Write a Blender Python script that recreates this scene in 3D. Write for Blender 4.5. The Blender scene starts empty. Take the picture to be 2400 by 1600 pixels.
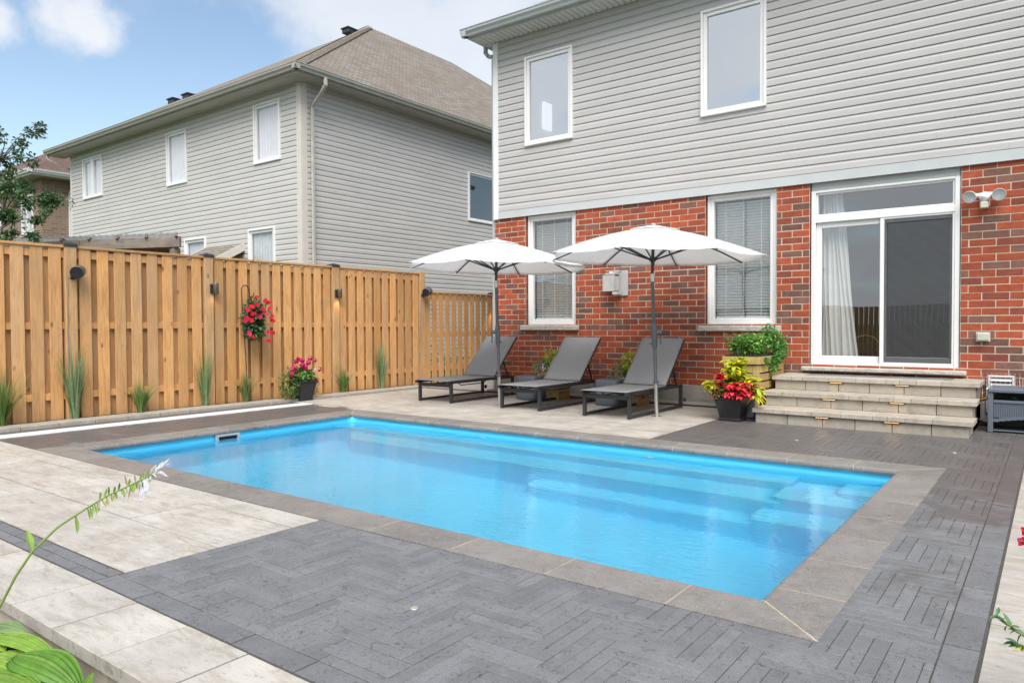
import bpy, math, random
from mathutils import Vector, Matrix, Quaternion
random.seed(7)
R=math.radians
sc=bpy.context.scene
col=sc.collection
# ---------------------------------------------------------------- camera
cam=bpy.data.cameras.new('camera'); camo=bpy.data.objects.new('camera',cam); col.objects.link(camo)
def cam_matrix(yaw,pitch,roll,h):
    F=Vector((math.sin(yaw)*math.cos(pitch),math.cos(yaw)*math.cos(pitch),math.sin(pitch)))
    Rt=Vector((math.cos(yaw),-math.sin(yaw),0)); D=F.cross(Rt)
    r=math.cos(roll)*Rt+math.sin(roll)*D; d=-math.sin(roll)*Rt+math.cos(roll)*D
    m=Matrix((r,-d,-F)).transposed().to_4x4(); m.translation=Vector((0,0,h)); return m
camo.matrix_world=cam_matrix(-0.6436,-0.0236,0.0046,1.17)
cam.sensor_width=36; cam.lens=36*1699.7/2400; cam.clip_start=.05; cam.clip_end=3000
sc.camera=camo
sc.render.resolution_x=1024; sc.render.resolution_y=682
# ---------------------------------------------------------------- light
SUN_EL,SUN_AZ=52,141          # azimuth measured clockwise from +Y
sd=Vector((math.sin(R(SUN_AZ))*math.cos(R(SUN_EL)),math.cos(R(SUN_AZ))*math.cos(R(SUN_EL)),math.sin(R(SUN_EL))))
sun=bpy.data.lights.new('sun','SUN'); sun.energy=1.5; sun.angle=R(42); sun.color=(1,.97,.93)
so=bpy.data.objects.new('sun',sun); col.objects.link(so); so.rotation_euler=sd.to_track_quat('Z','Y').to_euler()
sc.view_settings.view_transform='Standard'; sc.view_settings.look='None'; sc.view_settings.gamma=1
sc.view_settings.use_curve_mapping=False; sc.view_settings.exposure=1.52
w=bpy.data.worlds.new('World'); sc.world=w; w.use_nodes=True
nt=w.node_tree; nt.nodes.clear()
def N(t,typ,**k):
    n=t.nodes.new(typ)
    for a,b in k.items():
        if a.startswith('i_'):
            key=a[2:]; key=int(key) if key.isdigit() else key.replace('_',' ')
            s=n.inputs[key]
            if hasattr(b,'is_output') or isinstance(b,bpy.types.NodeSocket): t.links.new(b,s)
            else: s.default_value=b
        else: setattr(n,a,b)
    return n
def M(t,op,a,b=None,c=None,clamp=False):
    n=N(t,'ShaderNodeMath',operation=op,use_clamp=clamp)
    for i,x in enumerate((a,b,c)):
        if x is None: continue
        if isinstance(x,bpy.types.NodeSocket): t.links.new(x,n.inputs[i])
        else: n.inputs[i].default_value=x
    return n.outputs[0]
def MR(t,v,a,b,c=0,d=1,smooth=True):
    n=N(t,'ShaderNodeMapRange',interpolation_type='SMOOTHSTEP' if smooth else 'LINEAR')
    t.links.new(v,n.inputs['Value'])
    for k,x in zip(('From Min','From Max','To Min','To Max'),(a,b,c,d)): n.inputs[k].default_value=x
    return n.outputs[0]
def MIX(t,f,a,b,mode='MIX'):
    n=N(t,'ShaderNodeMix',data_type='RGBA',blend_type=mode)
    for s,x in ((n.inputs[0],f),(n.inputs[6],a),(n.inputs[7],b)):
        if isinstance(x,bpy.types.NodeSocket): t.links.new(x,s)
        else: s.default_value=x if not isinstance(x,tuple) else (x if len(x)==4 else (*x,1))
    return n.outputs[2]
def ramp(t,f,stops):
    n=N(t,'ShaderNodeValToRGB'); t.links.new(f,n.inputs[0]); e=n.color_ramp.elements
    while len(e)<len(stops): e.new(.5)
    for i,(p,c) in enumerate(stops): e[i].position=p; e[i].color=(*c,1)
    return n.outputs[0]
sky=N(nt,'ShaderNodeTexSky',sky_type='NISHITA',sun_disc=False,sun_elevation=R(SUN_EL),sun_rotation=R(SUN_AZ),altitude=100,air_density=1.0,dust_density=1.2,ozone_density=1.5)
tc=N(nt,'ShaderNodeTexCoord'); sep=N(nt,'ShaderNodeSeparateXYZ',i_0=tc.outputs['Generated'])
zz=M(nt,'ADD',M(nt,'MAXIMUM',sep.outputs[2],0.0),.25)
cx=M(nt,'DIVIDE',sep.outputs[0],zz); cy=M(nt,'DIVIDE',sep.outputs[1],zz)
cv=N(nt,'ShaderNodeCombineXYZ',i_0=cx,i_1=cy)
n1=N(nt,'ShaderNodeTexNoise',i_Vector=cv.outputs[0],i_Scale=2.3,i_Detail=9.0,i_Roughness=.55,i_Distortion=.15)
n2=N(nt,'ShaderNodeTexNoise',i_Vector=tc.outputs['Generated'],i_Scale=9.0,i_Detail=8.0,i_Roughness=.6)
def blob(d,c0,c1,sq=1.0):
    dv=N(nt,'ShaderNodeVectorMath',operation='SUBTRACT'); nt.links.new(tc.outputs['Generated'],dv.inputs[0]); dv.inputs[1].default_value=d
    mv=N(nt,'ShaderNodeVectorMath',operation='MULTIPLY'); nt.links.new(dv.outputs[0],mv.inputs[0]); mv.inputs[1].default_value=(1,1,sq)
    ln=N(nt,'ShaderNodeVectorMath',operation='LENGTH'); nt.links.new(mv.outputs[0],ln.inputs[0])
    return MR(nt,ln.outputs['Value'],c1,c0)
dirs=dict(a=(-.8244,.4095,.3906),b=(-.5987,.6895,.4075),c=(-.80,.17,.36))
def aimdir(px,py):
    v=camo.matrix_world.to_3x3()@Vector(((px-1200)/1699.7,(800-py)/1699.7,-1)); return tuple(v.normalized())
e1=N(nt,'ShaderNodeTexNoise',i_Vector=tc.outputs['Generated'],i_Scale=14.0,i_Detail=10.0,i_Roughness=.6)
edge=M(nt,'MULTIPLY',M(nt,'SUBTRACT',e1.outputs[0],.5),1.5)
A=M(nt,'MAXIMUM',blob(aimdir(175,45),.0,.098,1.35),blob(aimdir(225,85),.0,.062,1.3))
A=M(nt,'MAXIMUM',A,M(nt,'MULTIPLY',blob(aimdir(5,55),.0,.06,1.0),.8))
A=MR(nt,M(nt,'ADD',A,edge),.30,.95,0,.92)
B=M(nt,'MAXIMUM',blob(aimdir(980,60),.08,.25,1.3),blob(aimdir(1150,60),.08,.36,1.0))
B=MR(nt,M(nt,'ADD',B,edge),.10,1.0,0,.80)
S=MR(nt,n1.outputs[0],.50,.72,0,.85)
# cloud cover added out of view behind the camera: brightens glass, softens ambient light
back=MR(nt,sep.outputs[1],.30,-.15)
S=MR(nt,M(nt,'ADD',n1.outputs[0],M(nt,'MULTIPLY',back,.20)),.50,.72,0,.92)
S=M(nt,'MULTIPLY',S,M(nt,'ADD',M(nt,'MULTIPLY',back,.90),.10))
cm=M(nt,'MAXIMUM',M(nt,'MAXIMUM',A,B),S,clamp=True)
hz=MR(nt,sep.outputs[2],.34,.02,0,.55)
base=MIX(nt,1.0,sky.outputs[0],(.80,.76,.68),'MULTIPLY')
ccol=MIX(nt,n2.outputs[0],(2.65,2.78,3.02),(3.4,3.45,3.55))
skyc=MIX(nt,hz,base,(2.3,3.1,3.6))
fin=MIX(nt,cm,skyc,ccol)
bg=N(nt,'ShaderNodeBackground',i_Color=fin,i_Strength=.105)
out=N(nt,'ShaderNodeOutputWorld'); nt.links.new(bg.outputs[0],out.inputs[0])
sc.cycles.max_bounces=12; sc.cycles.transparent_max_bounces=16; sc.cycles.transmission_bounces=8
sc.cycles.caustics_refractive=True; sc.cycles.caustics_reflective=False; sc.cycles.blur_glossy=.5
sc.cycles.sample_clamp_indirect=8

# ---------------------------------------------------------------- mesh helpers
class MB:
    def __init__(s): s.v=[];s.f=[];s.c=[];s.sm=[]
    def face(s,pts,c=(1,1,1),smooth=False):
        i=len(s.v); s.v+= [tuple(p) for p in pts]; s.f.append(tuple(range(i,i+len(pts)))); s.c.append(c); s.sm.append(smooth)
    def raw(s,vs,fs,c=(1,1,1),smooth=False):
        i=len(s.v); s.v+=[tuple(p) for p in vs]
        for f in fs: s.f.append(tuple(a+i for a in f)); s.c.append(c); s.sm.append(smooth)
    def box(s,x0,x1,y0,y1,z0,z1,c=(1,1,1),ch=0):
        if x1<x0: x0,x1=x1,x0
        if y1<y0: y0,y1=y1,y0
        if z1<z0: z0,z1=z1,z0
        s.obox(Matrix.Translation(((x0+x1)/2,(y0+y1)/2,(z0+z1)/2)),x1-x0,y1-y0,z1-z0,c,ch)
    def obox(s,m,a,b,d,c=(1,1,1),ch=0):
        a/=2;b/=2;d/=2
        if ch<=0:
            vs=[m@Vector((x,y,z)) for z in (-d,d) for y in (-b,b) for x in (-a,a)]
            s.raw(vs,[(0,2,3,1),(4,5,7,6),(0,1,5,4),(2,6,7,3),(0,4,6,2),(1,3,7,5)],c); return
        ch=min(ch,a*.45,b*.45,d*.45)
        vs=[];idx={}
        def V(p):
            k=tuple(round(q,6) for q in p)
            if k not in idx: idx[k]=len(vs); vs.append(m@Vector(p))
            return idx[k]
        fs=[]
        A,B,D=a-ch,b-ch,d-ch
        for sg in (-1,1):
            fs.append([V((sg*a,-B,-D)),V((sg*a,B,-D)),V((sg*a,B,D)),V((sg*a,-B,D))][::sg])
            fs.append([V((-A,sg*b,-D)),V((-A,sg*b,D)),V((A,sg*b,D)),V((A,sg*b,-D))][::sg])
            fs.append([V((-A,-B,sg*d)),V((A,-B,sg*d)),V((A,B,sg*d)),V((-A,B,sg*d))][::sg])
        for s1 in (-1,1):
            for s2 in (-1,1):
                k=s1*s2
                fs.append([V((s1*a,s2*B,-D)),V((s1*A,s2*b,-D)),V((s1*A,s2*b,D)),V((s1*a,s2*B,D))][::k])
                fs.append([V((s1*a,-B,s2*D)),V((s1*a,B,s2*D)),V((s1*A,B,s2*d)),V((s1*A,-B,s2*d))][::k])
                fs.append([V((-A,s1*b,s2*D)),V((-A,s1*B,s2*d)),V((A,s1*B,s2*d)),V((A,s1*b,s2*D))][::k])
                for s3 in (-1,1):
                    fs.append([V((s1*a,s2*B,s3*D)),V((s1*A,s2*b,s3*D)),V((s1*A,s2*B,s3*d))][::(s1*s2*s3)])
        s.raw(vs,fs,c)
    def bar(s,p,q,wd,ht,c=(1,1,1),ch=0,up=(0,0,1)):
        p=Vector(p);q=Vector(q);d=(q-p);L=d.length;d.normalize();u=Vector(up)
        if abs(d.dot(u))>.99: u=Vector((0,1,0))
        x=d.cross(u).normalized();z=x.cross(d)
        m=Matrix((x,d,z)).transposed().to_4x4();m.translation=(p+q)/2
        s.obox(m,wd,L,ht,c,ch)
    def tube(s,pts,r,n=8,c=(1,1,1),cap=True,smooth=True):
        pts=[Vector(p) for p in pts]; rr=r if isinstance(r,(list,tuple)) else [r]*len(pts)
        t0=(pts[1]-pts[0]).normalized(); u=t0.orthogonal().normalized(); rings=[];vs=[]
        for i,p in enumerate(pts):
            if i==0:t=t0
            elif i==len(pts)-1:t=(pts[i]-pts[i-1]).normalized()
            else:t=((pts[i+1]-pts[i]).normalized()+(pts[i]-pts[i-1]).normalized()).normalized()
            u=(u-t*u.dot(t)).normalized(); v=t.cross(u)
            for k in range(n):
                a=2*math.pi*k/n; vs.append(p+(u*math.cos(a)+v*math.sin(a))*rr[i])
        fs=[]
        for i in range(len(pts)-1):
            for k in range(n):
                a=i*n+k;b=i*n+(k+1)%n; fs.append((a,b,b+n,a+n))
        s.raw(vs,fs,c,smooth)
        if cap:
            s.face([vs[k] for k in range(n)][::-1],c); s.face([vs[(len(pts)-1)*n+k] for k in range(n)],c)
    def lathe(s,prof,cx=0,cy=0,n=20,c=(1,1,1),m=None,smooth=True):
        vs=[];fs=[]
        for r,z in prof:
            for k in range(n):
                a=2*math.pi*k/n; p=Vector((cx+r*math.cos(a),cy+r*math.sin(a),z)); vs.append(m@p if m else p)
        for i in range(len(prof)-1):
            for k in range(n):
                a=i*n+k;b=i*n+(k+1)%n;fs.append((a,b,b+n,a+n))
        s.raw(vs,fs,c,smooth)
    def prism(s,poly,z0,z1,c=(1,1,1)):
        n=len(poly)
        vs=[(x,y,z0) for x,y in poly]+[(x,y,z1) for x,y in poly]
        fs=[tuple(range(n,2*n)),tuple(range(n))[::-1]]+[(i,(i+1)%n,(i+1)%n+n,i+n) for i in range(n)]
        s.raw(vs,fs,c)
    def build(s,name,m,parent=None,bevel=0,org=None,solid=0,smooth=False):
        me=bpy.data.meshes.new(name)
        pw=wpos(parent) if parent is not None else Vector((0,0,0))
        o_=Vector(org) if org is not None else pw
        me.from_pydata([(v[0]-o_.x,v[1]-o_.y,v[2]-o_.z) for v in s.v],[],s.f)
        me.materials.append(m)
        ca=me.color_attributes.new('tint','FLOAT_COLOR','CORNER')
        buf=[]
        for f,c in zip(s.f,s.c): buf+= [c[0],c[1],c[2],1.0]*len(f)
        ca.data.foreach_set('color',buf)
        me.polygons.foreach_set('use_smooth',[bool(x or smooth) for x in s.sm])
        me.update()
        o=bpy.data.objects.new(name,me); col.objects.link(o)
        o.location=o_-pw
        if parent is not None: o.parent=parent
        if bevel:
            b=o.modifiers.new('bevel','BEVEL'); b.width=bevel; b.segments=2; b.limit_method='ANGLE'; b.angle_limit=R(40)
        if solid:
            b=o.modifiers.new('solid','SOLIDIFY'); b.thickness=solid; b.offset=0
        WP[o.name]=o_
        return o
WP={}
def wpos(o): return WP.get(o.name,Vector((0,0,0)))
def tag(o,label=None,cat=None,group=None,kind=None):
    if label:o['label']=label
    if cat:o['category']=cat
    if group:o['group']=group
    if kind:o['kind']=kind
    return o
def thing(name,label,cat,loc,group=None):
    o=bpy.data.objects.new(name,None); col.objects.link(o); o.location=loc; o.empty_display_size=.2
    WP[o.name]=Vector(loc); return tag(o,label,cat,group)
def dup(o,loc,label,rz=0):
    r=o.copy(); col.objects.link(r); r.location=loc; r.rotation_euler=(0,0,rz); r['label']=label
    for ch in [x for x in col.objects if x.parent==o]:
        c=ch.copy(); col.objects.link(c); c.parent=r
        for g in [x for x in col.objects if x.parent==ch]:
            d=g.copy(); col.objects.link(d); d.parent=c
    return r
rnd=random.random
def U(a,b): return a+(b-a)*rnd()
def mul(c,k): return (c[0]*k,c[1]*k,c[2]*k)
def subtract(a0,a1,z0,z1,holes):
    zs=sorted({z0,z1,*[h for H in holes for h in (H[2],H[3]) if z0<h<z1]}); out=[]
    for i in range(len(zs)-1):
        b,t=zs[i],zs[i+1]; m=(b+t)/2; segs=[(a0,a1)]
        for h in holes:
            if h[2]<m<h[3]:
                ns=[]
                for p,q in segs:
                    if h[1]<=p or h[0]>=q: ns.append((p,q))
                    else:
                        if h[0]>p: ns.append((p,h[0]))
                        if h[1]<q: ns.append((h[1],q))
                segs=ns
        out+=[(p,q,b,t) for p,q in segs]
    return out

# ---------------------------------------------------------------- materials
def mat(name,base=(.5,.5,.5),rough=.6,tint=False,var=(6,.12),stretch=(1,1,1),stains=(),bump=None,metal=0,spec=.5,rvar=0,fn=None,coat=0,trans=0,sub=0):
    m=bpy.data.materials.new(name); m.use_nodes=True; t=m.node_tree; p=t.nodes['Principled BSDF']
    tcn=N(t,'ShaderNodeTexCoord'); mp=N(t,'ShaderNodeMapping',i_0=tcn.outputs['Object']); mp.inputs['Scale'].default_value=stretch
    if tint:
        at=N(t,'ShaderNodeAttribute',attribute_name='tint'); c=MIX(t,1.0,at.outputs['Color'],(*base,1),'MULTIPLY')
    else:
        rg=N(t,'ShaderNodeRGB'); rg.outputs[0].default_value=(*base,1); c=rg.outputs[0]
    if var:
        nz=N(t,'ShaderNodeTexNoise',i_Vector=mp.outputs[0],i_Scale=var[0],i_Detail=6.0,i_Roughness=.65)
        g=MR(t,nz.outputs[0],.25,.75,1-var[1],1+var[1]); cc=N(t,'ShaderNodeCombineColor',i_0=g,i_1=g,i_2=g)
        c=MIX(t,1.0,c,cc.outputs[0],'MULTIPLY')
    for (scale,st,lo,hi,colr,amt) in stains:
        mp2=N(t,'ShaderNodeMapping',i_0=tcn.outputs['Object']); mp2.inputs['Scale'].default_value=st; mp2.inputs['Location'].default_value=(scale*1.7,scale,0)
        nz2=N(t,'ShaderNodeTexNoise',i_Vector=mp2.outputs[0],i_Scale=scale,i_Detail=7.0,i_Roughness=.6)
        c=MIX(t,MR(t,nz2.outputs[0],lo,hi,0,amt),c,(*colr,1))
    if fn: c=fn(t,c,tcn,p) or c
    t.links.new(c,p.inputs['Base Color'])
    p.inputs['Roughness'].default_value=rough; p.inputs['Metallic'].default_value=metal; p.inputs['Specular IOR Level'].default_value=spec
    if coat: p.inputs['Coat Weight'].default_value=coat; p.inputs['Coat Roughness'].default_value=.15
    if rvar:
        nr=N(t,'ShaderNodeTexNoise',i_Vector=mp.outputs[0],i_Scale=3.0,i_Detail=5.0); t.links.new(MR(t,nr.outputs[0],.3,.7,max(0,rough-rvar),min(1,rough+rvar)),p.inputs['Roughness'])
    if bump:
        nb=N(t,'ShaderNodeTexNoise',i_Vector=mp.outputs[0],i_Scale=bump[0],i_Detail=6.0,i_Roughness=.6)
        b=N(t,'ShaderNodeBump',i_Height=nb.outputs[0],i_Strength=bump[1],i_Distance=bump[2] if len(bump)>2 else .004); t.links.new(b.outputs[0],p.inputs['Normal'])
    if trans:
        o=t.nodes['Material Output']; tr=N(t,'ShaderNodeBsdfTranslucent',i_Color=c); mx=N(t,'ShaderNodeMixShader',i_0=trans)
        t.links.new(p.outputs[0],mx.inputs[1]); t.links.new(tr.outputs[0],mx.inputs[2]); t.links.new(mx.outputs[0],o.inputs[0])
    return m
def glass_mat(name,tintc=(.8,.88,.88),boost=.10,rough=.0):
    m=bpy.data.materials.new(name); m.use_nodes=True; t=m.node_tree; t.nodes.clear()
    lw=N(t,'ShaderNodeLayerWeight',i_Blend=.5); k=M(t,'ADD',M(t,'MULTIPLY',M(t,'POWER',lw.outputs['Facing'],4.0),.95),boost+.05,clamp=True)
    g=N(t,'ShaderNodeBsdfGlossy',i_Color=(.95,.98,1,1),i_Roughness=rough); tr=N(t,'ShaderNodeBsdfTransparent',i_Color=(*tintc,1))
    tcn=N(t,'ShaderNodeTexCoord'); nb=N(t,'ShaderNodeTexNoise',i_Vector=tcn.outputs['Object'],i_Scale=1.1,i_Detail=1.0)
    b=N(t,'ShaderNodeBump',i_Height=nb.outputs[0],i_Strength=.12,i_Distance=.01); t.links.new(b.outputs[0],g.inputs['Normal'])
    mx=N(t,'ShaderNodeMixShader',i_0=k,i_1=tr.outputs[0],i_2=g.outputs[0]); o=N(t,'ShaderNodeOutputMaterial'); t.links.new(mx.outputs[0],o.inputs[0]); return m
def emit_mat(name,c,s):
    m=bpy.data.materials.new(name); m.use_nodes=True; t=m.node_tree; p=t.nodes['Principled BSDF']
    p.inputs['Base Color'].default_value=(*c,1); p.inputs['Emission Color'].default_value=(*c,1); p.inputs['Emission Strength'].default_value=s; return m
def wood_fn(dark,k=.55,axis='Z'):
    def fn(t,c,tcn,p):
        at=N(t,'ShaderNodeAttribute',attribute_name='tint')
        off=N(t,'ShaderNodeVectorMath',operation='SCALE'); t.links.new(at.outputs['Color'],off.inputs[0]); off.inputs['Scale'].default_value=37.0
        ad=N(t,'ShaderNodeVectorMath',operation='ADD'); t.links.new(tcn.outputs['Object'],ad.inputs[0]); t.links.new(off.outputs[0],ad.inputs[1])
        mp=N(t,'ShaderNodeMapping',i_0=ad.outputs[0]); mp.inputs['Scale'].default_value=(1,1,.07) if axis=='Z' else (.07,.07,1)
        n=N(t,'ShaderNodeTexNoise',i_Vector=mp.outputs[0],i_Scale=42.0,i_Detail=4.0,i_Distortion=1.2)
        c=MIX(t,MR(t,n.outputs[0],.42,.72,0,k),c,(*dark,1))
        mp2=N(t,'ShaderNodeMapping',i_0=ad.outputs[0]); mp2.inputs['Scale'].default_value=(1,1,.42)
        v=N(t,'ShaderNodeTexVoronoi',i_Vector=mp2.outputs[0],i_Scale=5.5,i_Randomness=1.0)
        c=MIX(t,MR(t,v.outputs['Distance'],.12,.045,0,.85),c,(dark[0]*.45,dark[1]*.4,dark[2]*.4,1))
        mp3=N(t,'ShaderNodeMapping',i_0=ad.outputs[0]); mp3.inputs['Scale'].default_value=(1,1,.3)
        n3=N(t,'ShaderNodeTexNoise',i_Vector=mp3.outputs[0],i_Scale=2.6,i_Detail=4.0)
        n4=N(t,'ShaderNodeTexNoise',i_Vector=mp3.outputs[0],i_Scale=7.0,i_Detail=6.0,i_Roughness=.7)
        c=MIX(t,MR(t,n4.outputs[0],.52,.72,0,.35),c,(dark[0],dark[1],dark[2],1))
        return MIX(t,MR(t,n3.outputs[0],.45,.75,0,.30),c,(.50,.36,.24,1))
    return fn
mt={}
mt['fence']=mat('fence_wood',(1,1,1),.7,tint=True,var=(9,.10),stretch=(1,1,.25),fn=wood_fn((.42,.18,.055),.55),bump=(30,.15,.003))
mt['post']=mat('post_wood',(.60,.36,.165),.75,var=(9,.12),stretch=(1,1,.2),fn=wood_fn((.25,.14,.07),.5),bump=(30,.15,.003))
mt['pine']=mat('planter_wood',(1,1,1),.65,tint=True,var=(9,.10),stretch=(.2,.2,1),fn=wood_fn((.30,.17,.05),.45,'X'))
mt['oldwood']=mat('weathered_wood',(.26,.22,.185),.8,var=(7,.3),stretch=(.3,.3,1),fn=wood_fn((.13,.10,.08),.6,'X'))
mt['brownwood']=mat('brown_wood',(.20,.11,.055),.8,var=(7,.3),stretch=(.3,.3,1))
mt['cap']=mat('post_cap_black',(.035,.04,.048),.45,var=(10,.1))
mt['siding']=mat('vinyl_siding_grey',(.495,.485,.472),.5,tint=True,var=(2.2,.05),stretch=(.4,.4,1.5),bump=(60,.05,.001),stains=((.9,(.5,.5,1.8),.55,.8,(.44,.445,.44),.4),))
mt['siding2']=mat('vinyl_siding_neighbour',(.56,.545,.52),.5,tint=True,var=(2.2,.05),stretch=(.4,.4,1.5),bump=(60,.05,.001),stains=((.7,(.5,.5,1.8),.55,.8,(.50,.495,.47),.4),))
mt['white']=mat('white_vinyl',(.80,.80,.79),.35,var=(3,.03))
mt['trimw']=mat('white_corner_trim',(.78,.79,.80),.45,var=(3,.04))
mt['trimb']=mat('pale_band_trim',(.52,.545,.55),.45,var=(3,.04))
mt['trimn']=mat('beige_corner_trim',(.66,.62,.56),.5,var=(3,.06))
mt['gutter']=mat('aluminium_gutter',(.42,.45,.44),.4,var=(3,.05))
mt['gutter2']=mat('gutter_beige',(.40,.385,.34),.4,var=(3,.07))
mt['soffit']=mat('soffit_panel',(.42,.44,.42),.5,var=(3,.04))
mt['soffit2']=mat('soffit_panel_beige',(.36,.34,.30),.5,var=(3,.04))
mt['brick']=mat('red_brick_face',(1,1,1),.85,tint=True,var=(9,.20),stains=((11,(1,1,1),.55,.75,(.10,.055,.045),.55),(38,(1,1,2),.62,.8,(.50,.33,.26),.35)),bump=(50,.6,.006))
mt['mortar']=mat('mortar',(.60,.50,.39),.9,var=(30,.12),bump=(90,.6,.003))
mt['concrete']=mat('concrete',(.36,.335,.30),.85,var=(5,.16),stains=((2.2,(1,1,1),.5,.7,(.22,.20,.175),.6),),bump=(30,.4,.004))
mt['sill']=mat('rock_face_sill',(.50,.465,.41),.85,var=(14,.18),bump=(16,1.0,.02))
mt['stepstone']=mat('step_concrete',(1,1,1),.75,tint=True,var=(18,.10),stains=((7,(1,1,1),.50,.72,(.24,.21,.17),.5),(2.0,(1,1,1),.5,.7,(.30,.27,.225),.5)),bump=(120,.35,.002),rvar=.12)
def slab_fn(t,c,tcn,p):
    mp=N(t,'ShaderNodeMapping',i_0=tcn.outputs['Object']); mp.inputs['Scale'].default_value=(1,3.6,1)
    at=N(t,'ShaderNodeAttribute',attribute_name='tint')
    off=N(t,'ShaderNodeVectorMath',operation='SCALE'); t.links.new(at.outputs['Color'],off.inputs[0]); off.inputs['Scale'].default_value=61.0
    ad=N(t,'ShaderNodeVectorMath',operation='ADD'); t.links.new(mp.outputs[0],ad.inputs[0]); t.links.new(off.outputs[0],ad.inputs[1])
    n=N(t,'ShaderNodeTexNoise',i_Vector=ad.outputs[0],i_Scale=1.2,i_Detail=14.0,i_Roughness=.74,i_Distortion=.35)
    c=MIX(t,MR(t,n.outputs[0],.53,.62,0,.7),c,(.36,.29,.21,1))
    n2=N(t,'ShaderNodeTexNoise',i_Vector=ad.outputs[0],i_Scale=4.0,i_Detail=12.0,i_Roughness=.78,i_Distortion=.4)
    c=MIX(t,MR(t,n2.outputs[0],.49,.60,0,.55),c,(.36,.315,.255,1))
    c=MIX(t,MR(t,n2.outputs[0],.47,.36,0,.45),c,(.66,.635,.585,1))
    n3=N(t,'ShaderNodeTexNoise',i_Vector=ad.outputs[0],i_Scale=13.0,i_Detail=9.0,i_Roughness=.8,i_Distortion=.6)
    c=MIX(t,MR(t,n3.outputs[0],.57,.62,0,.55),c,(.23,.19,.15,1))
    b=N(t,'ShaderNodeBump',i_Height=n3.outputs[0],i_Strength=.5,i_Distance=.004,i_Normal=N(t,'ShaderNodeBump',i_Height=n2.outputs[0],i_Strength=.35,i_Distance=.006).outputs[0]); t.links.new(b.outputs[0],p.inputs['Normal'])
    return c
mt['slab']=mat('pale_slab',(1,1,1),.5,tint=True,var=(3,.07),fn=slab_fn,rvar=.14)
def paver_fn(t,c,tcn,p):
    n=N(t,'ShaderNodeTexNoise',i_Vector=tcn.outputs['Object'],i_Scale=230.0,i_Detail=2.0)
    g=MR(t,n.outputs[0],.3,.7,.82,1.2); cc=N(t,'ShaderNodeCombineColor',i_0=g,i_1=g,i_2=g); c=MIX(t,1.0,c,cc.outputs[0],'MULTIPLY')
    n2=N(t,'ShaderNodeTexNoise',i_Vector=tcn.outputs['Object'],i_Scale=21.0,i_Detail=8.0,i_Roughness=.72,i_Distortion=2.2)
    c=MIX(t,MR(t,n2.outputs[0],.565,.61,0,.6),c,(.060,.058,.056,1))
    c=MIX(t,MR(t,n2.outputs[0],.42,.36,0,.35),c,(.27,.27,.27,1))
    # rain still drying: darker, browner and shinier towards the right-hand strip and by the steps
    n3=N(t,'ShaderNodeTexNoise',i_Vector=tcn.outputs['Object'],i_Scale=2.6,i_Detail=9.0,i_Roughness=.72,i_Distortion=.8)
    sp=N(t,'ShaderNodeSeparateXYZ',i_0=tcn.outputs['Object'])
    far=M(t,'ADD',MR(t,sp.outputs[1],3.6,6.6,0,.34),MR(t,sp.outputs[0],-7.0,-8.2,0,.3)); far=M(t,'MINIMUM',far,.36)
    far=M(t,'MAXIMUM',far,MR(t,sp.outputs[0],-.9,-.45,0,.08)); wet=MR(t,M(t,'ADD',n3.outputs[0],far),.58,.78,0,1)
    c=MIX(t,M(t,'MULTIPLY',wet,.55),c,(.082,.066,.057,1))
    t.links.new(M(t,'SUBTRACT',.62,M(t,'MULTIPLY',wet,.22)),p.inputs['Roughness'])
    b=N(t,'ShaderNodeBump',i_Height=n2.outputs[0],i_Strength=.35,i_Distance=.003); t.links.new(b.outputs[0],p.inputs['Normal'])
    return c
mt['paver']=mat('charcoal_paver',(1,1,1),.58,tint=True,var=(5,.12),fn=paver_fn)
def coping_fn(t,c,tcn,p):
    n=N(t,'ShaderNodeTexNoise',i_Vector=tcn.outputs['Object'],i_Scale=140.0,i_Detail=3.0)
    g=MR(t,n.outputs[0],.3,.7,.72,1.3); cc=N(t,'ShaderNodeCombineColor',i_0=g,i_1=g,i_2=g); c=MIX(t,1.0,c,cc.outputs[0],'MULTIPLY')
    n2=N(t,'ShaderNodeTexNoise',i_Vector=tcn.outputs['Object'],i_Scale=13.0,i_Detail=8.0,i_Roughness=.7,i_Distortion=1.5)
    c=MIX(t,MR(t,n2.outputs[0],.60,.66,0,.6),c,(.085,.066,.048,1))
    c=MIX(t,MR(t,n2.outputs[0],.50,.40,0,.45),c,(.30,.275,.25,1))
    n3=N(t,'ShaderNodeTexNoise',i_Vector=tcn.outputs['Object'],i_Scale=3.2,i_Detail=7.0,i_Roughness=.6)
    return MIX(t,MR(t,n3.outputs[0],.5,.7,0,.45),c,(.27,.255,.245,1))
mt['coping']=mat('coping_stone',(1,1,1),.5,tint=True,var=(5,.14),fn=coping_fn,bump=(90,.35,.002),rvar=.12)
mt['grout']=mat('sand_grout',(.52,.42,.30),.9,var=(40,.1))
mt['joint']=mat('joint_sand',(.085,.075,.065),.95,var=(40,.3))
mt['shell']=mat('fibreglass_blue',(.13,.72,1.0),.3,var=(1.2,.04),spec=.5)
mt['plastic_w']=mat('white_plastic',(.82,.83,.84),.35,var=(8,.03))
mt['dark']=mat('dark_gap',(.012,.012,.014),.6)
mt['black']=mat('black_powder_coat',(.028,.03,.034),.42,var=(30,.12))
mt['sling']=mat('sling_fabric_grey',(.29,.29,.292),.8,var=(160,.16),bump=(300,.4,.001))
mt['greyplastic']=mat('slate_plastic',(.13,.15,.175),.5,var=(3,.06))
mt['pole']=mat('pole_grey',(.12,.135,.15),.4,metal=.4,var=(10,.05))
mt['poledk']=mat('rib_dark_grey',(.045,.055,.06),.45,metal=.3,var=(10,.05))
mt['chrome']=mat('brushed_steel',(.62,.62,.60),.28,metal=.9,var=(14,.1),stretch=(1,1,.1))
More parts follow.
